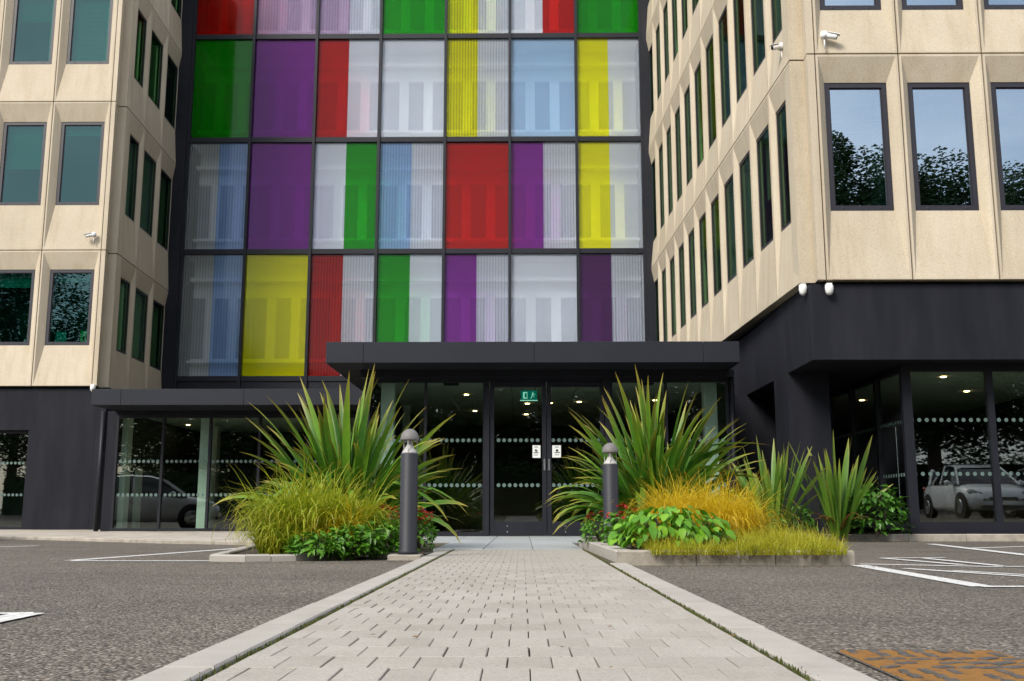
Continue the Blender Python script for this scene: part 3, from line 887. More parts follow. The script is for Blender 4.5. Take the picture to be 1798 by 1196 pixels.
def door(px0, px1, hand):
    x0, x1 = X(px0), X(px1)
    fw, z0, z1 = .075, .045, zh - .06
    w = x1 - x0
    fr = MB()
    fr.box(0, 0, z0, fw, .06, z1); fr.box(w - fw, 0, z0, w, .06, z1); fr.box(fw, 0, z0, w - fw, .06, z0 + .24); fr.box(fw, 0, z1 - .10, w - fw, .06, z1)
    d = obj('door', fr.mesh('door', M['dark_metal']), porch, (x0, YD, 0))
    bevel(d, .004)
    MB().box(fw - .004, .025, z0 + .23, w - fw + .004, .037, z1 - .09).build('pane', M['glass'], d)
    mb = MB()
    n = int((w - 2 * fw - .06) / .098)
    off = (w - n * .098) / 2
    for zd in (zd1, zd2):
        for k in range(n + 1):
            cx = off + k * .098
            ring = [(cx + .034 * math.cos(t * math.pi / 6), .020, zd + .034 * math.sin(t * math.pi / 6)) for t in range(12)]
            mb.add(ring + [(a, .023, c) for a, _, c in ring], [tuple(range(11, -1, -1))] + [(i, (i + 1) % 12, (i + 1) % 12 + 12, i + 12) for i in range(12)])
    tag(mb.build('dot_rows', M['dot'], d), kind='stuff')
    hx = w - .035 if hand > 0 else .035
    MB().box(hx - .016, -.014, P(950, 826, YD).z, hx + .016, -.001, P(950, 806, YD).z).build('lock_plate', M['alloy'], d)
    for zz in (.10, .2):
        MB().box(w * .3, -.004, zz - .003, w * .3 + .02, -.001, zz + .02).build('screw_cap', M['alloy'], d)
    return d
door(860, 959.5, 1); door(960.5, 1062, -1)
for i, (a, b) in enumerate((((935, 782), (949, 804)), ((969.5, 782), (985, 803.5)))):
    p, q = P(*a, YD + .018), P(*b, YD + .018)
    pp = empty('paper_notice', ((p.x + q.x) / 2, YD + .016, q.z))
    w, h = (q.x - p.x), p.z - q.z
    MB().box(-w / 2, 0, 0, w / 2, .004, h).build('sheet', M['paper'], pp)
    rr = random.Random(i + 4)
    for k, (zz, ww, hh) in enumerate(((.86, .4, .025), (.62, .22, .05), (.54, .30, .05), (.40, .62, .035), (.22, .5, .02))):
        xo = rr.uniform(-.1, .1) * w
        MB().box(xo - ww * w / 2, -.002, (zz - hh) * h, xo + ww * w / 2, -.0005, (zz + hh) * h).build('print_line', M['ink'], pp)
    tag(pp, ('white printed notice taped to the left door leaf', 'white printed notice taped to the right door leaf')[i], 'notice')
# emergency exit sign hanging inside
pe, qe = P(914.5, 686, 18.9), P(943, 702.5, 18.9)
ex = empty('exit_sign', ((pe.x + qe.x) / 2, 18.9, qe.z))
we, he = qe.x - pe.x, pe.z - qe.z
MB().box(-we / 2, 0, 0, we / 2, .04, he).build('sign_box', M['exit'], ex)
MB().box(-we / 2 - .012, -.004, -.012, we / 2 + .012, .045, -.0005).add([], []).build('sign_edge', M['exit_mark'], ex)
MB().box(-we * .36, -.004, he * .16, -we * .27, -.001, he * .84).box(-we * .27, -.004, he * .16, -we * .10, -.001, he * .26).box(-we * .27, -.004, he * .74, -we * .10, -.001, he * .84).box(-we * .13, -.004, he * .27, -we * .10, -.001, he * .73).build('doorway_mark', M['exit_mark'], ex)
def poly(mb, pts, y): return mb.add([(a * we, y, b * he) for a, b in pts], [tuple(range(len(pts)))])
mk = MB()
poly(mk, [(.20, .82), (.25, .86), (.28, .80), (.23, .76)], -.003)
poly(mk, [(.18, .45), (.24, .45), (.27, .72), (.20, .72)], -.003)
poly(mk, [(.18, .46), (.22, .46), (.14, .16), (.10, .18)], -.003)
poly(mk, [(.21, .46), (.245, .46), (.33, .36), (.31, .30)], -.003)
poly(mk, [(.26, .70), (.27, .62), (.38, .56), (.38, .61)], -.003)
mk.build('running_figure_mark', M['exit_mark'], ex)
for s in (-.4, .4):
    MB().box(we * s - .005, .015, he, we * s + .005, .025, zs_ - qe.z - .05).build('hanger', M['cap'], ex)
tag(ex, 'small green emergency exit sign hung behind the left door leaf', 'sign')
# side walls, interior
MB().box(xk0 + .5, YD + .15, 0, xp0 - .04, 22.4, zs_).build('side_wall', M['dark_metal'], porch)
MB().box(xp1 + .02, YD + .1, 0, xp1 + .14, 26.5, zs_).build('side_wall', M['dark'], porch)
zc_ = zs_ - .04
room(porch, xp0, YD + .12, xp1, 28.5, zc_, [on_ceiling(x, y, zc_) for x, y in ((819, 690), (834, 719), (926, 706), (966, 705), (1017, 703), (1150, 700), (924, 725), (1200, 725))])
for a, b, yy in ((667, 690, 18.3), (1239, 1262, 18.3), (706, 718, 23.0), (735, 748, 25.0)):
    pa_, pb_ = P(a, 800, yy), P(b, 800, yy)
    MB().box(pa_.x, yy, .03, pb_.x, yy + (pb_.x - pa_.x), zc_).build('interior_column', M['column'], porch)
for a in (779, 1121):
    pa_ = P(a, 668, YD + .2)
    MB().box(pa_.x, YD + .15, zh - .09, pa_.x + .27, YD + .35, zh - .002).build('air_curtain', M['cap'], porch)
MB().lathe([(.045, 0), (.045, zs_)], 14, (P(1289, 800, YD - .06).x, YD - .06)).build('downpipe', M['dark_metal'], porch, True)
tag(MB().cbox(-1.9, 25.5, .03, .4, 26.1, 1.05, .02).build('reception_counter', M['wood']), 'brown reception counter inside behind the entrance doors', 'counter')
for k, (x, y) in enumerate(((1.6, 23.2), (2.5, 24.0))):
    ch = empty('lobby_chair', (x, y, .03), .5 + k)
    MB().cbox(-.3, -.3, .2, .3, .3, .45, .04).build('seat', M['cap'], ch)
    MB().cbox(-.3, .22, .45, .3, .36, .85, .04).build('backrest', M['cap'], ch)
    for sx in (-.25, .25):
        for sy in (-.25, .25): MB().box(sx - .02, sy - .02, 0, sx + .02, sy + .02, .2).build('leg', M['alloy'], ch)
    tag(ch, ('dark lobby chair nearer the doors, dimly seen through the right glazing', 'dark lobby chair deeper in the lobby behind the right glazing')[k], 'chair')

# ================================================================== LEFT LOBBY
YF, YLG = 21.3, 22.6
lobby = empty('glazed_lobby')
tag(lobby, 'low charcoal roofed lobby with tall panes left of the entrance porch', 'lobby')
zf0, zf1 = P(300, 711, YF).z, P(300, 683, YF).z
xf0, xf1 = P(160, 700, YF).x, xk0 + .55
bx = [xf0, P(212, 700, YF).x, P(428, 700, YF).x, xf1]
for a, b in zip(bx, bx[1:]):
    bevel(MB().box(a + .003, YF, zf0, b - .003, YF + .02, zf1).build('fascia_board', M['fascia'], lobby), .003)
MB().box(xf0, YF + .021, zf0, xf0 + .02, YL0 + .1, zf1).build('fascia_board', M['fascia'], lobby)
MB().box(xf0 + .022, YF + .022, zf0 + .002, xf1, YC - .2, zf1 - .01).build('roof_slab', M['dark'], lobby)
xl0, xl1 = P(203, 800, YLG).x, xk0 + .48
zlt = P(300, 729, YLG).z
glazing(lobby, (xl0, YLG), (xl1, YLG), .05, zlt, [(P(a, 800, YLG).x - xl0) / (xl1 - xl0) for a in (284, 367, 454, 540)], .055, .06, (P(300, 810, YLG).z, P(300, 869, YLG).z), .036, .103)
MB().box(xl0 - .03, YLG + .0, zlt, xl1, YLG + .14, zf0 + .001).build('header_beam', M['dark'], lobby)
MB().box(P(184, 800, YLG).x, YLG + .02, 0, xl0 - .034, YL0 + .35, zf0 + .001).build('end_pier', M['dark'], lobby)
MB().lathe([(.05, 0), (.05, zf0)], 14, (P(177, 800, YLG).x, YLG + .0)).build('downpipe', M['dark_metal'], lobby, True)
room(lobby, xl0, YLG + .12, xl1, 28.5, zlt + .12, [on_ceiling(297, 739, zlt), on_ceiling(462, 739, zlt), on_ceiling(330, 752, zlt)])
for a, b, yy in ((350, 367, YLG + .25), (206, 222, YLG + .3), (228, 244, YLG + 1.2), (372, 380, YLG + 4.0)):
    pa_, pb_ = P(a, 800, yy), P(b, 800, yy)
    hh = zlt + .1 if a != 228 else 1.45
    MB().box(pa_.x, yy, .03, pb_.x, yy + .3, hh).build('interior_column', M['column'], lobby)
tag(MB().cbox(P(380, 880, 25.5).x, 25.5, .03, P(440, 880, 25.5).x, 26.0, .9, .02).build('reception_counter', M['cap']), 'black low cabinet behind the left lobby panes', 'cabinet')

# ================================================================== SMALL BUILDING FIXTURES
def cctv(loc, facing, label, pole=.30):
    """wall camera: base on the wall, housing pointing along facing (world angle), conduit below"""
    t = empty('security_camera', loc)
    c, s = math.cos(facing), math.sin(facing)
    d = Vector((c, s, -.32)).normalized()
    MB().lathe([(.0, -.09), (.085, -.085), (.10, .0), (.085, .085), (.0, .10)], 16).build('base_dome', M['cctv'], t, True)
    h = MB().tube([d * .02, d * .10, d * .30, d * .32], [.06, .072, .066, .058], 14).build('housing', M['cctv'], t, True)
    MB().tube([d * .317, d * .333], [.05, .044], 14).build('lens', M['lens'], h, True)
    hood = MB()
    side = d.cross(Vector((0, 0, 1))).normalized(); up = side.cross(d)
    q = [d * .08 + side * k * .075 + up * .075 for k in (-1, 1)] + [d * .38 + side * k * .075 + up * .07 for k in (1, -1)]
    hood.add([tuple(v) for v in q] + [tuple(v + up * .012) for v in q], [(3, 2, 1, 0), (4, 5, 6, 7), (0, 1, 5, 4), (1, 2, 6, 5), (2, 3, 7, 6), (3, 0, 4, 7)])
    hood.build('sun_hood', M['cctv'], t)
    MB().tube([(0, 0, -.06), (0, 0, -.06 - pole)], .022, 10).build('conduit', M['cctv'], t, True)
    t.scale = (.62, .62, .62)
    tag(t, label, 'security camera', 'security cameras on the concrete panels')
    return t
pl_ = P(165, 412, YL0 - .07)
cctv(pl_, R(200), 'white security camera on the left concrete wing')
t_ = .78 / Lr
cxw, cyw = xa + (xf - xa) * t_ - .13, YR1 + (YC - YR1) * t_
pr_ = P(1372, 82, 16.3)
cctv((P(1374, 82, 16.1).x - .02, 16.1, P(1374, 82, 16.1).z), R(205), 'white security camera on the inner face of the right wing')
cctv(P(1447, 62, YR0 - .06), R(-15), 'white security camera on the front face of the right wing, near its corner')
def sensor(p, label):
    t = empty('motion_sensor', p)
    MB().lathe([(.0, -.10), (.03, -.095), (.055, -.06), (.066, .0), (.06, .05), (.03, .07)], 14).build('lens_cover', M['cctv'], t, True)
    MB().box(-.04, -.03, .06, .04, .09, .085).build('bracket', M['cctv'], t)
    tag(t, label, 'sensor', 'white motion sensors under the panels')
sensor(P(1410, 508, YR0 + .25), 'white motion sensor tucked round the corner of the charcoal band')
sensor(P(1456, 507, YR0 + .01), 'white motion sensor on the front of the charcoal band')
sensor(P(163, 681, YL0 - .02), 'white motion sensor under the left wing corner')

# ================================================================== BEDS, KERBS
left_bed_pts = [G(367, 986), G(431, 987), G(520, 985.5), G(616, 981), G(668, 974), G(701, 968), G(735, 958.5), G(757, 952.5)]
lb2 = [(p.x, p.y) for p in left_bed_pts]
back = [(-1.5, 16.5), (-3.3, 16.5), (G(452, 957.5).x + .1, 13.7), (G(440, 965).x, G(440, 965).y)]
cxl, cyl = sum(p[0] for p in lb2 + back) / 12, sum(p[1] for p in lb2 + back) / 12
bed_l = MB().prism([(x + (cxl - x) * .04, y + (cyl - y) * .03) for x, y in lb2 + back], .0, .035).build('planting_bed', M['soil'])
tag(bed_l, 'soil bed left of the path with low pale kerb', None, kind='structure')
kerb_run(lb2, .11, .06, .28, bed_l, 'kerb_stone', 'edging')
kerb_run([back[2], back[3], lb2[0]], .11, .06, .45, bed_l, 'kerb_stone', 'edging')
fr_l, fr_r = G(1083, 993), G(1502, 993)
k0 = G(1017, 963.5)
rb = [(k0.x, k0.y + .1), (fr_l.x, fr_l.y), (fr_r.x, fr_r.y), (2.75, 9.6), (3.5, 15.2), (.9, 15.2)]
rb = [(rb[0][0] + .06, rb[0][1]), (rb[1][0] + .06, rb[1][1] + .06), (rb[2][0] - .06, rb[2][1] + .06), (rb[3][0] - .06, rb[3][1]), (rb[4][0] - .06, rb[4][1]), rb[5]]
bed_r = MB().prism(rb, 0.0, .085).build('planting_bed', M['soil'])
tag(bed_r, 'raised soil bed right of the path behind pale kerb stones', None, kind='structure')
kerb_run([(fr_l.x, fr_l.y), (fr_r.x, fr_r.y)], .15, .118, .63, bed_r)
kerb_run([(k0.x, k0.y), (fr_l.x, fr_l.y + .004)], .15, .116, .95, bed_r, 'kerb_stone', 'edging')
kerb_run([(fr_r.x, fr_r.y + .154), (2.75, 9.6), (3.5, 15.2)], .13, .117, .9, bed_r)
kr0, kr1 = G(1392, 951), G(1860, 950.5)
bed_b = MB().prism([(kr0.x - .6, kr0.y + .05), (kr1.x + 3, kr1.y + .05), (kr1.x + 3, 16.2), (kr0.x - .6, 17)], 0, .075).build('building_bed', M['soil'])
tag(bed_b, 'narrow soil strip behind the kerb under the right wing', None, kind='structure')
kerb_run([(kr0.x - .9, kr0.y), (kr1.x + 3, kr1.y)], .16, .11, .915, bed_b)

# ================================================================== BOLLARDS
def bollard(loc, h, label, plinth):
    t = empty('bollard_light', loc)
    r = .079
    z0 = .055 if plinth else 0
    MB().lathe([(r + .012, z0), (r + .012, z0 + .03), (r, z0 + .045), (r, h - .228), (r - .004, h - .223)], 28).build('post', M['bollard'], t, True)
    MB().lathe([(r - .004, h - .224), (r - .014, h - .205), (.04, h - .172), (.026, h - .14), (.022, h - .115), (.026, h - .098)], 24).build('reflector_cone', M['bollard_neck'], t, True)
    prof = [(.0, h - .108), (.066, h - .108), (.083, h - .104), (.085, h - .096)] + [(.085 * math.cos(a), h - .096 + .096 * math.sin(a)) for a in (R(15), R(30), R(45), R(60), R(75), R(86))]
    MB().lathe(prof, 28).build('dome_head', M['bollard_head'], t, True)
    for a in range(3):
        c, s = math.cos(a * 2.1 + .4), math.sin(a * 2.1 + .4)
        MB().tube([(c * .068, s * .068, h - .22), (c * .07, s * .07, h - .105)], .004, 6).build('stay_rod', M['bollard_neck'], t)
    if plinth:
        bevel(MB().box(-.165, -.13, 0, .125, .14, .055).build('plinth', M['kerb'], t), .008)
    tag(t, label, 'bollard light', 'bollard lights beside the path')
gb = G(715, 985)
bollard((gb.x, gb.y + .05, 0), P(716, 753, gb.y + .05).z, 'grey domed bollard light on a square plinth left of the path', True)
gb2 = P(1073, 900, 10.7)
bollard((gb2.x, 10.7, .08), P(1074, 777.5, 10.7).z - .08, 'grey domed bollard light standing in the right planting bed', False)
# black fluted post by the right wing
bp = P(1428, 900, 15.75)
post = empty('black_post', (bp.x, 15.75, .075))
hp = P(1428, 801, 15.75).z - .075
MB().box(-.07, -.07, 0, .07, .07, hp).build('post', M['cap'], post)
for k in range(4):
    MB().box(-.066 + k * .036, -.082, 0, -.046 + k * .036, -.071, hp - .01).build('rib', M['cap'], post)
tag(post, 'black ribbed square post between the two upright flax plants', 'post')

# ================================================================== RUSTY CHAMBER COVER
c0, c1 = G(1482, 1150), G(1742, 1146.5)
cover = empty('chamber_cover', (c0.x, 2.28, 0))
cw, cl = c1.x - c0.x, c1.y - 2.28
MB().cbox(0, 0, -.02, cw, cl, .008, .003).build('plate', M['rust'], cover)
MB().add([(-.012, -.012, .0045), (cw + .012, -.012, .0045), (cw + .012, cl + .012, .0045), (-.012, cl + .012, .0045)], [(0, 1, 2, 3)]).build('frame_gap', M['tread'], cover)
rt = random.Random(9)
for i in range(7):
    for j in range(11):
        cx_, cy_ = cw * (i + .5) / 7, cl * (j + .5) / 11
        if rt.random() < .16: continue
        l, w = rt.uniform(.024, .040), rt.uniform(.010, .016)
        mb = MB().cbox(-l, -w, 0.004, l, w, .0105 + rt.uniform(0, .0015), .002)
        o = mb.build('tread_bar', M['tread'], cover)
        o.location = (cx_ + rt.uniform(-.006, .006), cy_ + rt.uniform(-.006, .006), 0)
        o.rotation_euler = (0, 0, R(28) + rt.uniform(-.15, .15) + (R(60) if (j // 3) % 2 else 0))
tag(cover, 'rust stained iron chamber cover set in asphalt beside the path edge', 'manhole cover')

# ================================================================== PLANTS
def blade_mesh(name, mat, L, w, tilt, bend, seg=8, twist=0.0, fold=.25, wpos=.45, kink=0.0, kpos=.65):
    """strap leaf growing from the origin towards +X, leaning by tilt (rad from vertical) and bending over"""
    mb = MB()
    vs, tip = [], []
    x = z = 0.0
    for i in range(seg + 1):
        t = i / seg
        a = tilt + bend * t * t + (kink if t > kpos else 0.0)
        if i:
            x += math.sin(a) * L / seg; z += math.cos(a) * L / seg
        ww = w * (0.55 + .45 * math.sin(min(1, t / wpos) * math.pi / 2)) * (1 - max(0, (t - wpos) / (1 - wpos)) ** 2.2)
        ww = max(ww, .0008)
        tw = twist * t
        cy_, sy_ = math.cos(tw), math.sin(tw)
        nx, nz = math.cos(a), -math.sin(a)
        for s in (-1, 0, 1):
            lift = fold * ww * abs(s)
            vs.append((x + nx * (lift * cy_ - s * ww * sy_), s * ww * cy_ + lift * sy_ * .3, z + nz * (lift * cy_ - s * ww * sy_)))
            tip.append(t if s == 0 else min(1, t + .12))
    fs = []
    for i in range(seg):
        for k in range(2):
            a = i * 3 + k
            fs.append((a, a + 1, a + 4, a + 3))
    return mb.add(vs, fs, tip).mesh(name, M[mat], True)
def flax(loc, h, n, label, mat='flax', spread=1.0, seed=1, width=.037, upright=False, dry=0):
    t = empty('flax_plant', loc)
    r = random.Random(seed)
    var = []
    NV = 22
    for i in range(NV):
        u = i / (NV - 1)
        if upright: tl, bd, ln = R(3 + 22 * u), R(4 + 26 * u * u), h * (1.0 - .25 * u)
        else: tl, bd, ln = R(3 + 40 * u) * spread, R(14 + 78 * u), h * (1.05 - .42 * u)
        var.append(blade_mesh('leaf', mat, ln, width * r.uniform(.8, 1.15), tl, bd * r.uniform(.7, 1.3), 11, r.uniform(-.9, .9), wpos=.58, kink=R(r.uniform(40, 95)) if (not upright and i % 6 == 4) else 0.0, kpos=r.uniform(.5, .75)))
    dead = [blade_mesh('leaf', 'flax_dry', h * .45, width * .5, R(35), R(80), 8)] if dry else []
    for k in range(n):
        u = (k + .5) / n
        me = var[max(0, min(NV - 1, int((u ** .85) * NV + r.gauss(0, 1.2))))]
        a = k * 2.39996 + r.uniform(-.4, .4)
        rad = .05 + (.12 if upright else .26) * u
        o = obj('leaf', me, t, (math.cos(a) * rad * r.uniform(.3, 1.1), math.sin(a) * rad * r.uniform(.3, 1.1), 0), a)
        o.rotation_euler = (R(r.gauss(0, 9)), R(r.gauss(0, 6)), a)
        s = r.uniform(.68, 1.06)
        o.scale = (s, s * r.uniform(.85, 1.15), s)
    for k in range(dry):
        o = obj('leaf', dead[0], t, (0, 0, .02), r.uniform(0, 6.28)); s = r.uniform(.7, 1.2); o.scale = (s, s, s)
    tag(t, label, 'plant', 'flax plants in the beds')
    return t
pL = P(612, 900, 11.6)
flax((pL.x, 11.6, .03), 1.97, 280, 'large arching green flax behind the left bollard', seed=11, dry=8)
pR = P(1150, 900, 12.0)
flax((pR.x, 12.0, .08), 1.95, 270, 'large arching green flax in the right bed beside the doors', seed=23, dry=8)
p3 = P(1357, 900, 14.6)
flax((p3.x, 14.6, .08), 1.55, 46, 'upright sword leaved flax left of the black post', 'flax_up', seed=5, upright=True, width=.044)
p4 = P(1470, 900, 15.75)
flax((p4.x, 15.75, .07), 1.66, 34, 'upright flax with brown dead leaves right of the black post', 'flax_up', seed=8, upright=True, width=.044, dry=7)

def grass(name, loc, rx, ry, h, n, mat, label, seed, w=.0035, droop=1.0, cat='plant', group=None, kind=None, zbase=0.0):
    r = random.Random(seed)
    mb = MB()
    for _ in range(n):
        rad, a = math.sqrt(r.random()), r.uniform(0, 6.2832)
        bx_, by_ = rx * .55 * rad * math.cos(a), ry * .55 * rad * math.sin(a)
        ln = h * r.choice([r.uniform(.35, .8), r.uniform(.75, 1.2)]) * (1 + .12 * math.sin(a * 3 + seed))
        dirn = a + r.gauss(0, 1.1)
        tilt = R(2) + rad * R(24) * r.uniform(.1, 1.3)
        bend = R(48) * droop * r.uniform(.2, 2.2)
        x, y, z = bx_, by_, zbase
        seg = 7
        ww = w * r.uniform(.7, 1.5)
        pts, tips = [], []
        cd, sd = math.cos(dirn), math.sin(dirn)
        curl = r.gauss(0, .9)
        for i in range(seg + 1):
            t = i / seg
            an = tilt + bend * t ** 2.4
            if i:
                x += math.sin(an) * ln / seg * math.cos(dirn + curl * t); y += math.sin(an) * ln / seg * math.sin(dirn + curl * t); z += math.cos(an) * ln / seg
            k = ww * (1 - t ** 3 * .9)
            pts += [(x - sd * k, y + cd * k, z), (x + sd * k, y - cd * k, z)]
            tips += [t, t]
        mb.add(pts, [(2 * i, 2 * i + 1, 2 * i + 3, 2 * i + 2) for i in range(seg)], tips)
    if kind:
        o = mb.build(name, M[mat]); o.location = loc
        return tag(o, label, cat, group, kind)
    t = empty(name, loc)
    tag(mb.build('foliage', M[mat], t), kind='stuff')
    return tag(t, label, cat, group)
def PX(px, Y, z): 
    p = P(px, 900, Y); return (p.x, Y, z)
GR = 'ornamental grasses'
grass('ornamental_grass', PX(528, 9.9, .03), .62, .5, .80, 1500, 'grass_lime', 'tall lime yellow grass clump at the left end of the left bed', 31, .0068, 1.75, group=GR)
grass('ornamental_grass', PX(598, 10.0, .03), .5, .45, .74, 1100, 'grass_lime', 'lime yellow grass clump before the left flax, next to the leafy plants', 32, .0066, 1.8, group=GR)
grass('ornamental_grass', PX(497, 9.6, .03), .36, .34, .46, 800, 'grass_lime', 'short lime grass tuft at the outer kerb of the left bed', 35, .006, 1.8, group=GR)
grass('ornamental_grass', PX(600, 9.7, .03), .24, .22, .56, 500, 'grass_gold', 'small rusty orange grass tuft amid the left bed', 36, .0035, 1.9, group=GR)
grass('ornamental_grass', PX(1198, 10.0, .08), .42, .4, .70, 2300, 'grass_gold', 'golden orange grass clump behind the broad leaved plant', 33, .0033, 1.9, group=GR)
grass('ornamental_grass', PX(1272, 9.7, .08), .42, .4, .66, 2600, 'grass_gold', 'golden orange grass clump nearer the upright flax', 34, .0033, 1.9, group=GR)
# low grass over the front of the right bed
def low_grass():
    r = random.Random(77)
    mb = MB()
    for _ in range(15000):
        u = r.random()
        y = 8.33 + (r.random() ** 1.25) * 2.5
        x0 = .93 + (.10 if y < 9 else .2)
        x1 = 2.56 + max(0, y - 8.2) * .10
        x = x0 + (x1 - x0) * u
        cl = .5 + .35 * math.sin(x * 11 + 1.3 + math.sin(y * 5)) * math.sin(y * 7 + x * 3) + .3 * math.sin(x * 23 + y * 17)
        ln = max(.05, (.055 + .14 * cl) * r.uniform(.6, 1.35) + (.07 if x > 1.75 and y > 8.6 else 0))
        d = r.uniform(0, 6.2832); td = R(r.uniform(5, 50)); be = R(r.uniform(10, 70))
        px_, py_, pz = x, y, .085
        pts, tips = [], []
        k = .0028 * r.uniform(.7, 1.4)
        for i in range(4):
            t = i / 3
            a = td + be * t * t
            if i:
                px_ += math.sin(a) * ln / 3 * math.cos(d); py_ += math.sin(a) * ln / 3 * math.sin(d); pz += math.cos(a) * ln / 3
            kk = k * (1 - t * .85)
            pts += [(px_ - math.sin(d) * kk, py_ + math.cos(d) * kk, pz), (px_ + math.sin(d) * kk, py_ - math.cos(d) * kk, pz)]
            tips += [t, t]
        mb.add(pts, [(2 * i, 2 * i + 1, 2 * i + 3, 2 * i + 2) for i in range(3)], tips)
    return tag(mb.build('low_grass', M['grass_low']), 'low yellow green grass carpeting the front of the right bed', 'grass', kind='stuff')
low_grass()
def leaf_shape(L, w, droop=.25, seg=4):
    vs, fs = [], []
    for i in range(seg + 1):
        t = i / seg
        ww = w * math.sin(math.pi * (t ** .75)) ** .8 if 0 < t < 1 else .001
        z = -droop * L * t * t
        vs += [(t * L, -ww, z + .22 * ww), (t * L, 0, z), (t * L, ww, z + .22 * ww)]
    for i in range(seg):
        for k in range(2):
            a = i * 3 + k
            fs.append((a, a + 3, a + 4, a + 1))
    return vs, fs
def leafy_mesh(rx, ry, h, n, L, w, mat, seed, stem=True, top_bias=.6, flowers=0, fmat=None):
    r = random.Random(seed)
    mb, fl = MB(), MB()
    lv, lf = leaf_shape(L, w)
    for _ in range(n):
        a, rad = r.uniform(0, 6.2832), math.sqrt(r.random())
        el = math.sqrt(max(0, 1 - rad * rad))
        zz = h * (r.uniform(.01, 1) ** top_bias) * (.35 + .65 * el)
        c = Vector((rx * rad * math.cos(a), ry * rad * math.sin(a), zz))
        rot = Matrix.Rotation(a + r.uniform(-1.1, 1.1), 3, 'Z') @ Matrix.Rotation(R(r.uniform(-35, 50)), 3, 'Y') @ Matrix.Rotation(R(r.uniform(-35, 35)), 3, 'X')
        s = r.choice([r.uniform(.35, .7), r.uniform(.7, 1.3)])
        mb.add([c + rot @ (Vector(v) * s) for v in lv], lf)
    for k in range(flowers):
        a, rad = r.uniform(0, 6.2832), math.sqrt(r.random()) * .95
        c = Vector((rx * rad * math.cos(a), ry * rad * math.sin(a), h * (.55 + .5 * math.sqrt(max(0, 1 - rad * rad))) + r.uniform(0, .03)))
        for p in range(7):
            rot = Matrix.Rotation(p * .9 + r.random(), 3, 'Z') @ Matrix.Rotation(R(r.uniform(-50, 15)), 3, 'Y')
            v, f = leaf_shape(.035, .016, .3, 2)
            fl.add([c + rot @ Vector(q) for q in v], f)
    return mb, fl
def bush(name, loc, rx, ry, h, n, L, w, mat, label, seed, flowers=0, group=None, petal='petal'):
    t = empty(name, loc)
    mb, fl = leafy_mesh(rx, ry, h, n, L, w, mat, seed, flowers=flowers)
    tag(mb.build('foliage', M[mat], t), kind='stuff')
    st = MB()
    r = random.Random(seed)
    for k in range(9):
        a = k * .7; e = r.uniform(.3, .7)
        st.tube([(0, 0, 0), (rx * e * .5 * math.cos(a), ry * e * .5 * math.sin(a), h * .4), (rx * e * math.cos(a), ry * e * math.sin(a), h * .8)], [.008, .006, .003], 5)
    st.build('stems', M['bark'], t)
    if flowers: tag(fl.build('flowers', M[petal], t), kind='stuff')
    return tag(t, label, 'plant', group)
bush('leafy_plant', PX(622, 9.45, .03), .26, .22, .30, 630, 0.080, 0.024, 'bush', 'bright green leafy plant at the kerb left of the bollard', 41, group='leafy bedding plants')
bush('leafy_plant', PX(668, 9.75, .03), .28, .24, .34, 690, 0.080, 0.024, 'bush', 'bright green leafy plant just behind the bollard plinth', 42, group='leafy bedding plants')
bush('leafy_plant', PX(560, 9.3, .03), .26, .18, .22, 480, 0.088, 0.016, 'bush', 'low green plant under the lime grass at the left kerb', 43, group='leafy bedding plants')
bush('flowering_plant', PX(668, 10.5, .03), .30, .25, .42, 570, 0.064, 0.022, 'bush', 'red flowering plant behind the leafy plants left of the bollard', 44, 60, 'red flowering plants')
bush('flowering_plant', PX(736, 10.6, .03), .16, .2, .40, 360, 0.064, 0.021, 'bush', 'red flowering plant showing right of the left bollard', 45, 26, 'red flowering plants')
bush('flowering_plant', PX(1053, 11.3, .08), .20, .25, .32, 390, 0.056, 0.021, 'bush', 'small plant with few red flowers left of the right bollard', 46, 8, 'red flowering plants')
bush('flowering_plant', PX(1096, 9.9, .08), .18, .25, .38, 390, 0.064, 0.022, 'bush', 'small plant with red buds between right bollard and broad leaves', 47, 12, 'red flowering plants')
bush('shrub', PX(1540, 15.75, .07), .42, .3, .82, 520, .13, .034, 'shrub', 'rounded glossy green shrub at the foot of the right glazing', 48, group='shrubs')
bush('shrub', PX(1400, 15.3, .08), .22, .2, .48, 260, .09, .03, 'shrub', 'small dark shrub low between the two upright flax plants', 49, group='shrubs')
bush('shrub', PX(1335, 12.6, .08), .3, .25, .35, 260, .10, .025, 'shrub', 'low dark foliage behind the golden grass', 50, group='shrubs')
bush('shrub', PX(1255, 9.15, .08), .2, .2, .22, 200, .08, .02, 'shrub', 'small dark plant right under the golden grass', 51, group='shrubs')
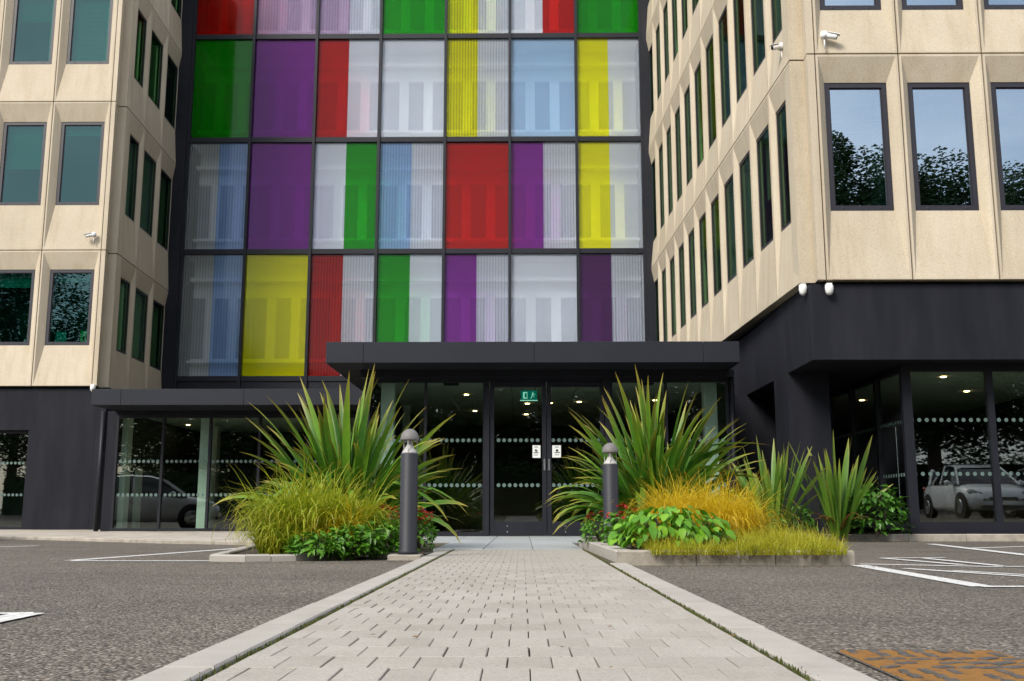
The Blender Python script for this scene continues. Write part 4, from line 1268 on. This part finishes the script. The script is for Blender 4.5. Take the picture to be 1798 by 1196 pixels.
# broad leaved plant: each leaf is a part
def broad_plant(loc, rx, ry, h, n, label):
    t = empty('broad_leaved_plant', loc)
    r = random.Random(60)
    meshes = []
    for k in range(6):
        v, f = leaf_shape(.095 * r.uniform(.8, 1.25), .034 * r.uniform(.85, 1.2), r.uniform(.15, .5), 5)
        meshes.append(MB().add(v, f).mesh('leaf', M['broad'], True))
    for k in range(n):
        a, rad = k * 2.39996, math.sqrt((k + .5) / n)
        el = math.sqrt(max(0, 1 - rad ** 2.4))
        lay = r.random()
        zz = h * (.22 + .78 * el) * (1 - .55 * lay * lay)
        o = obj('leaf', r.choice(meshes), t, (rx * rad * math.cos(a), ry * rad * math.sin(a), zz))
        o.rotation_euler = (R(r.uniform(-25, 25)), R(r.uniform(-12, 22) + 38 * rad), a + r.uniform(-.7, .7))
        s = r.choice([r.uniform(.5, .8), r.uniform(.75, 1.2)]); o.scale = (s, s * r.uniform(.85, 1.1), s)
    st = MB()
    for k in range(16):
        a = k * 2.4; e = .3 + .6 * r.random()
        st.tube([(0, 0, 0), (rx * e * .6 * math.cos(a), ry * e * .6 * math.sin(a), h * .4), (rx * e * math.cos(a), ry * e * math.sin(a), h * .75)], [.01, .007, .004], 5)
    st.build('stems', M['bark'], t)
    return tag(t, label, 'plant')
broad_plant(PX(1180, 8.95, .08), .50, .34, .40, 298, 'low plant with broad lime green leaves at the front of the right bed')

def litter():
    r = random.Random(90)
    mb = MB()
    for _ in range(420):
        k = r.random()
        if k < .35: x, y, z = r.uniform(.8, 2.7), 8.08 - abs(r.gauss(0, .10)), .006
        elif k < .55: x, y, z = r.uniform(-2.7, -1.3), 8.72 - abs(r.gauss(0, .15)), .006
        elif k < .75: x, y, z = r.uniform(PL, PR), r.uniform(2.5, 11), .034
        else: x, y, z = r.uniform(-7, 7), r.uniform(2.5, 14), .006
        if k >= .75 and PL - .2 < x < PR + .2: continue
        s = r.uniform(.005, .014)
        rot = Matrix.Rotation(r.uniform(0, 6.28), 3, 'Z') @ Matrix.Rotation(r.uniform(-.4, .4), 3, 'X')
        mb.add([Vector((x, y, z + .004)) + rot @ Vector(q) for q in ((-s, 0, 0), (0, -s * .45, .002), (s, 0, 0), (0, s * .45, .002))], [(0, 1, 2, 3)])
    tag(mb.build('leaf_litter', M['litter']), 'scattered small dry leaf bits on the asphalt and path', 'litter', kind='stuff')
M['litter'] = simple('dry_litter', (0.22, 0.13, 0.035), (0.12, 0.07, 0.025), 40, .9)
litter()

# ================================================================== BEHIND THE CAMERA (seen mirrored in the glass; hedges and fill trees added)
def tree(loc, H, cr, label, seed, dense=900, leaf=(.09, .19)):
    t = empty('tree', loc)
    r = random.Random(seed)
    tr = MB()
    tr.tube([(0, 0, 0), (r.uniform(-.1, .1), 0, H * .2), (r.uniform(-.3, .3), r.uniform(-.2, .2), H * .5), (0, 0, H * .85)], [H * .024, H * .018, H * .011, .03], 9)
    lv = MB()
    for k in range(34):
        a, e = k * 2.4, r.random()
        zc = H * (.22 + .74 * (k / 34))
        prof = math.sin(math.pi * min(1, max(.08, (zc / H - .12) / .92))) ** .7
        rad = cr * prof * (.35 + .6 * e)
        c = Vector((rad * math.cos(a), rad * math.sin(a), zc))
        tr.tube([(0, 0, zc * .78), (c.x * .6, c.y * .6, zc * .93), tuple(c)], [.10, .06, .02], 5)
        br = cr * r.uniform(.26, .46)
        for _ in range(dense):
            d = Vector((r.gauss(0, 1), r.gauss(0, 1), r.gauss(0, .8)))
            d = d.normalized() * br * (r.random() ** .4)
            p = c + d
            s = r.uniform(*leaf)
            rot = Matrix.Rotation(r.uniform(0, 6.28), 3, 'Z') @ Matrix.Rotation(r.uniform(-1.2, 1.2), 3, 'X')
            lv.add([p + rot @ Vector(q) for q in ((-s, 0, 0), (0, -s * .5, .05), (s, 0, 0), (0, s * .5, .05))], [(0, 1, 2, 3)])
    tr.build('trunk', M['bark'], t, True)
    tag(lv.build('crown', M['tree_leaf'], t), kind='stuff')
    return tag(t, label, 'tree', 'trees behind the viewpoint')
TREES = [((13.2, -14), 16.7, 4.3, 'slim tree mirrored in the upper windows of the right wing'),
         ((18.6, -14.5), 15.5, 4.6, 'broad tree mirrored in the right front windows'),
         ((24.0, -14), 15.3, 4.8, 'broad tree mirrored at the far right window edge'),
         ((4.0, -22), 9.0, 3.6, 'rounded tree mirrored behind the door glass'),
         ((-.5, -23), 9.5, 3.6, 'added rounded tree filling the sky gap mirrored between the two door leaves'),  # this and the next two are added to darken the mirrored door glass
         ((9.0, -22), 10.5, 3.8, 'added rounded tree filling the sky gap mirrored in the right porch panes'),
         ((-9.0, -22), 10.0, 3.8, 'added rounded tree filling the sky gap mirrored in the left porch panes'),
         ((-5.0, -21), 9.5, 3.6, 'rounded tree mirrored left of the door glass'),
         ((-17.8, -21), 11.5, 4.0, 'added full crowned tree blocking the sky mirrored in the middle lobby panes'),  # this and the next are added to block bright sky from the lobby panes
         ((-22.3, -21.5), 12.0, 4.2, 'added full crowned tree blocking the sky mirrored in the outer lobby panes'),
         ((-13.0, -20), 10.5, 4.0, 'tree mirrored in the left lobby panes'),
         ((-27.0, -22), 18.5, 5.0, 'tall tree mirrored in the left wing windows'),
         ((-36.0, -22), 18.0, 5.6, 'wide tree mirrored at the left frame edge')]
for i, ((x, y), H, cr, lab) in enumerate(TREES):
    tree((x, y, ground_z(x, y) - .05), H, cr, lab, 100 + i, *((2000, (.07, .15)) if i < 3 else (800, (.09, .19))))
def hedge(x0, x1, y, h, label, seed):  # added out of view so the ground glazing mirrors dark leaves, not sky
    t = empty('hedge', ((x0 + x1) / 2, y, ground_z(x0, y) - .05))
    r = random.Random(seed)
    L = x1 - x0
    lv = MB()
    for _ in range(int(L * 420)):
        p = Vector((r.uniform(-L / 2, L / 2), r.choice([-1, 1, 1, r.uniform(-1, 1)]) * r.uniform(.4, .62), h * r.random() ** .8 + r.uniform(-.1, .25)))
        s = r.uniform(.08, .17)
        rot = Matrix.Rotation(r.uniform(0, 6.28), 3, 'Z') @ Matrix.Rotation(r.uniform(-1.2, 1.2), 3, 'X')
        lv.add([p + rot @ Vector(q) for q in ((-s, 0, 0), (0, -s * .5, .03), (s, 0, 0), (0, s * .5, .03))], [(0, 1, 2, 3)])
    tag(lv.build('foliage', M['tree_leaf'], t), kind='stuff')
    MB().box(-L / 2, -.42, 0, L / 2, .42, h * .94).build('dense_heart', M['tree_leaf'], t)
    return tag(t, label, 'hedge')
hedge(-34, 2.5, -17.5, 2.6, 'added dark hedge keeping bright sky out of the left glazing', 5)
hedge(3.5, 34, -17.5, 2.6, 'added dark hedge keeping bright sky out of the right glazing', 6)

def car(loc, rz, paint, label):
    t = empty('parked_car', loc, rz)
    st = [(-2.0, .60, .42, .80), (-1.9, .76, .30, .92), (-1.5, .84, .22, .96), (-.8, .865, .20, .95), (0, .87, .20, .93), (.7, .865, .20, .92), (1.1, .86, .20, .90), (1.5, .83, .22, .83), (1.8, .74, .26, .74), (1.97, .56, .34, .62), (2.0, .5, .40, .55)]
    def ring(x, w, zb, zt_):
        m = zb + (zt_ - zb) * .55
        half = [(w * .88, zb), (w * .98, zb + .12), (w, m), (w * .97, zt_ - .10), (w * .90, zt_ - .02), (w * .6, zt_ + .02)]
        return [(x, -a, z) for a, z in half] + [(x, a, z) for a, z in reversed(half)]
    body = MB()
    rings = [ring(*s) for s in st]
    n = len(rings[0])
    vs = [v for r_ in rings for v in r_]
    fs = [(i * n + k, i * n + (k + 1) % n, (i + 1) * n + (k + 1) % n, (i + 1) * n + k) for i in range(len(rings) - 1) for k in range(n)]
    fs += [tuple(range(n - 1, -1, -1)), tuple((len(rings) - 1) * n + k for k in range(n))]
    body.add(vs, fs)
    b = body.build('body', paint, t, True)
    cabs = [(-1.93, .66, .90, .92), (-1.62, .70, .93, 1.28), (-1.25, .70, .93, 1.42), (-.5, .71, .92, 1.475), (.1, .71, .92, 1.455), (.45, .70, .91, 1.36), (1.12, .76, .88, .905)]
    gl = MB(); vs = []
    for x, w, z0, z1 in cabs:
        k = (z1 - z0) / .56
        wt = w - .12 * k
        vs += [(x, -w - .08, z0), (x, -wt, z1 - .03), (x, -wt * .85, z1), (x, wt * .85, z1), (x, wt, z1 - .03), (x, w + .08, z0)]
    fs = [(i * 6 + k, i * 6 + k + 1, i * 6 + 7 + k, i * 6 + 6 + k) for i in range(len(cabs) - 1) for k in range(5)]
    gl.add(vs, fs).build('windows', M['carglass'], t, True)
    rf = MB(); vs = []
    for x, w, z1 in ((-1.75, .55, 1.20), (-1.3, .585, 1.425), (-.5, .6, 1.49), (.1, .6, 1.47), (.44, .57, 1.375)):
        vs += [(x, -w, z1 - .03), (x, -w * .8, z1 + .008), (x, w * .8, z1 + .008), (x, w, z1 - .03)]
    rf.add(vs, [(i * 4 + k, i * 4 + k + 1, i * 4 + 5 + k, i * 4 + 4 + k) for i in range(4) for k in range(3)]).build('roof', paint, t, True)
    for s in (-1, 1):
        MB().tube([(-.3, s * .80, .93), (-.32, s * .62, 1.46)], .03, 6).build('pillar', paint, t)
        MB().tube([(1.10, s * .80, .90), (.42, s * .60, 1.38)], .03, 6).build('pillar', paint, t)
        MB().tube([(-1.2, s * .78, .95), (-1.45, s * .60, 1.38)], .06, 6).build('pillar', paint, t)
        hl = MB().tube([(1.45, s * .74, .72), (1.72, s * .70, .69), (1.90, s * .50, .63)], [.05, .075, .04], 8).build('headlight', M['headlight'], t, True)
        MB().tube([(-1.78, s * .74, .88), (-1.94, s * .66, .72)], [.07, .06], 8).build('tail_light', M['redlight'], t, True)
        mr = MB().tube([(.72, s * .86, .93), (.76, s * .98, .96), (.74, s * 1.05, .96)], [.03, .085, .05], 8).build('door_mirror', paint, t, True)
        for x in (-1.25, 1.28):
            w = MB(); 
            w.lathe([(.16, -.1), (.30, -.1), (.315, -.07), (.315, .07), (.30, .1), (.16, .1)], 22)
            wo = w.build('wheel', M['rubber'], t, True); wo.rotation_euler = (R(90), 0, 0); wo.location = (x, s * .775, .315)
            rm = MB().lathe([(.0, -.07), (.19, -.09), (.205, -.08), (.205, .08), (.19, .09), (.0, .07)], 18).build('rim', M['alloy'], wo, True); rm.location = (0, 0, -s * .03)
            MB().lathe([(.36, -.04), (.385, -.03), (.385, .03), (.36, .04)], 20).build('arch_liner', M['rubber'], wo).location = (0, 0, -s * .06)
    MB().box(1.99, -.26, .36, 2.012, .26, .46).build('number_plate', M['paper'], t)
    MB().box(-2.012, -.26, .56, -1.99, .26, .66).build('number_plate', M['paper'], t)
    MB().cbox(1.88, -.36, .47, 2.005, .36, .58, .03).build('grille', M['lens'], t)
    MB().cbox(1.90, -.55, .26, 2.0, .55, .34, .02).build('lower_intake', M['lens'], t)
    tag(t, label, 'car', 'parked cars behind the viewpoint')
paint_w, paint_s, paint_r, paint_b = mat_paint('white_car_paint', (0.80, 0.83, 0.86)), mat_paint('silver_car_paint', (0.55, 0.57, 0.60)), mat_paint('red_car_paint', (0.24, 0.02, 0.02)), mat_paint('blue_car_paint', (0.05, 0.08, 0.16))
cars = [((12.6, 3.2), R(93), paint_w, 'pale blue white hatchback mirrored in the right glazing'),
        ((15.6, 2.0), R(86), paint_s, 'silver hatchback mirrored beside the pale hatchback'),
        ((-10.6, 16.0), R(-14), paint_s, 'silver car parked left of the lobby, mirrored in its panes'),
        ((-15.0, 12.5), R(75), paint_r, 'dark red car mirrored at the left edge'),
        ((-7.5, -9.0), R(85), paint_b, 'dark blue car parked behind the viewpoint, left of the path'),
        ((6.8, -9.0), R(95), paint_s, 'silver car parked behind the viewpoint, right of the path')]
for (x, y), a, pm, lab in cars:
    car((x, y, ground_z(x, y)), a, pm, lab)
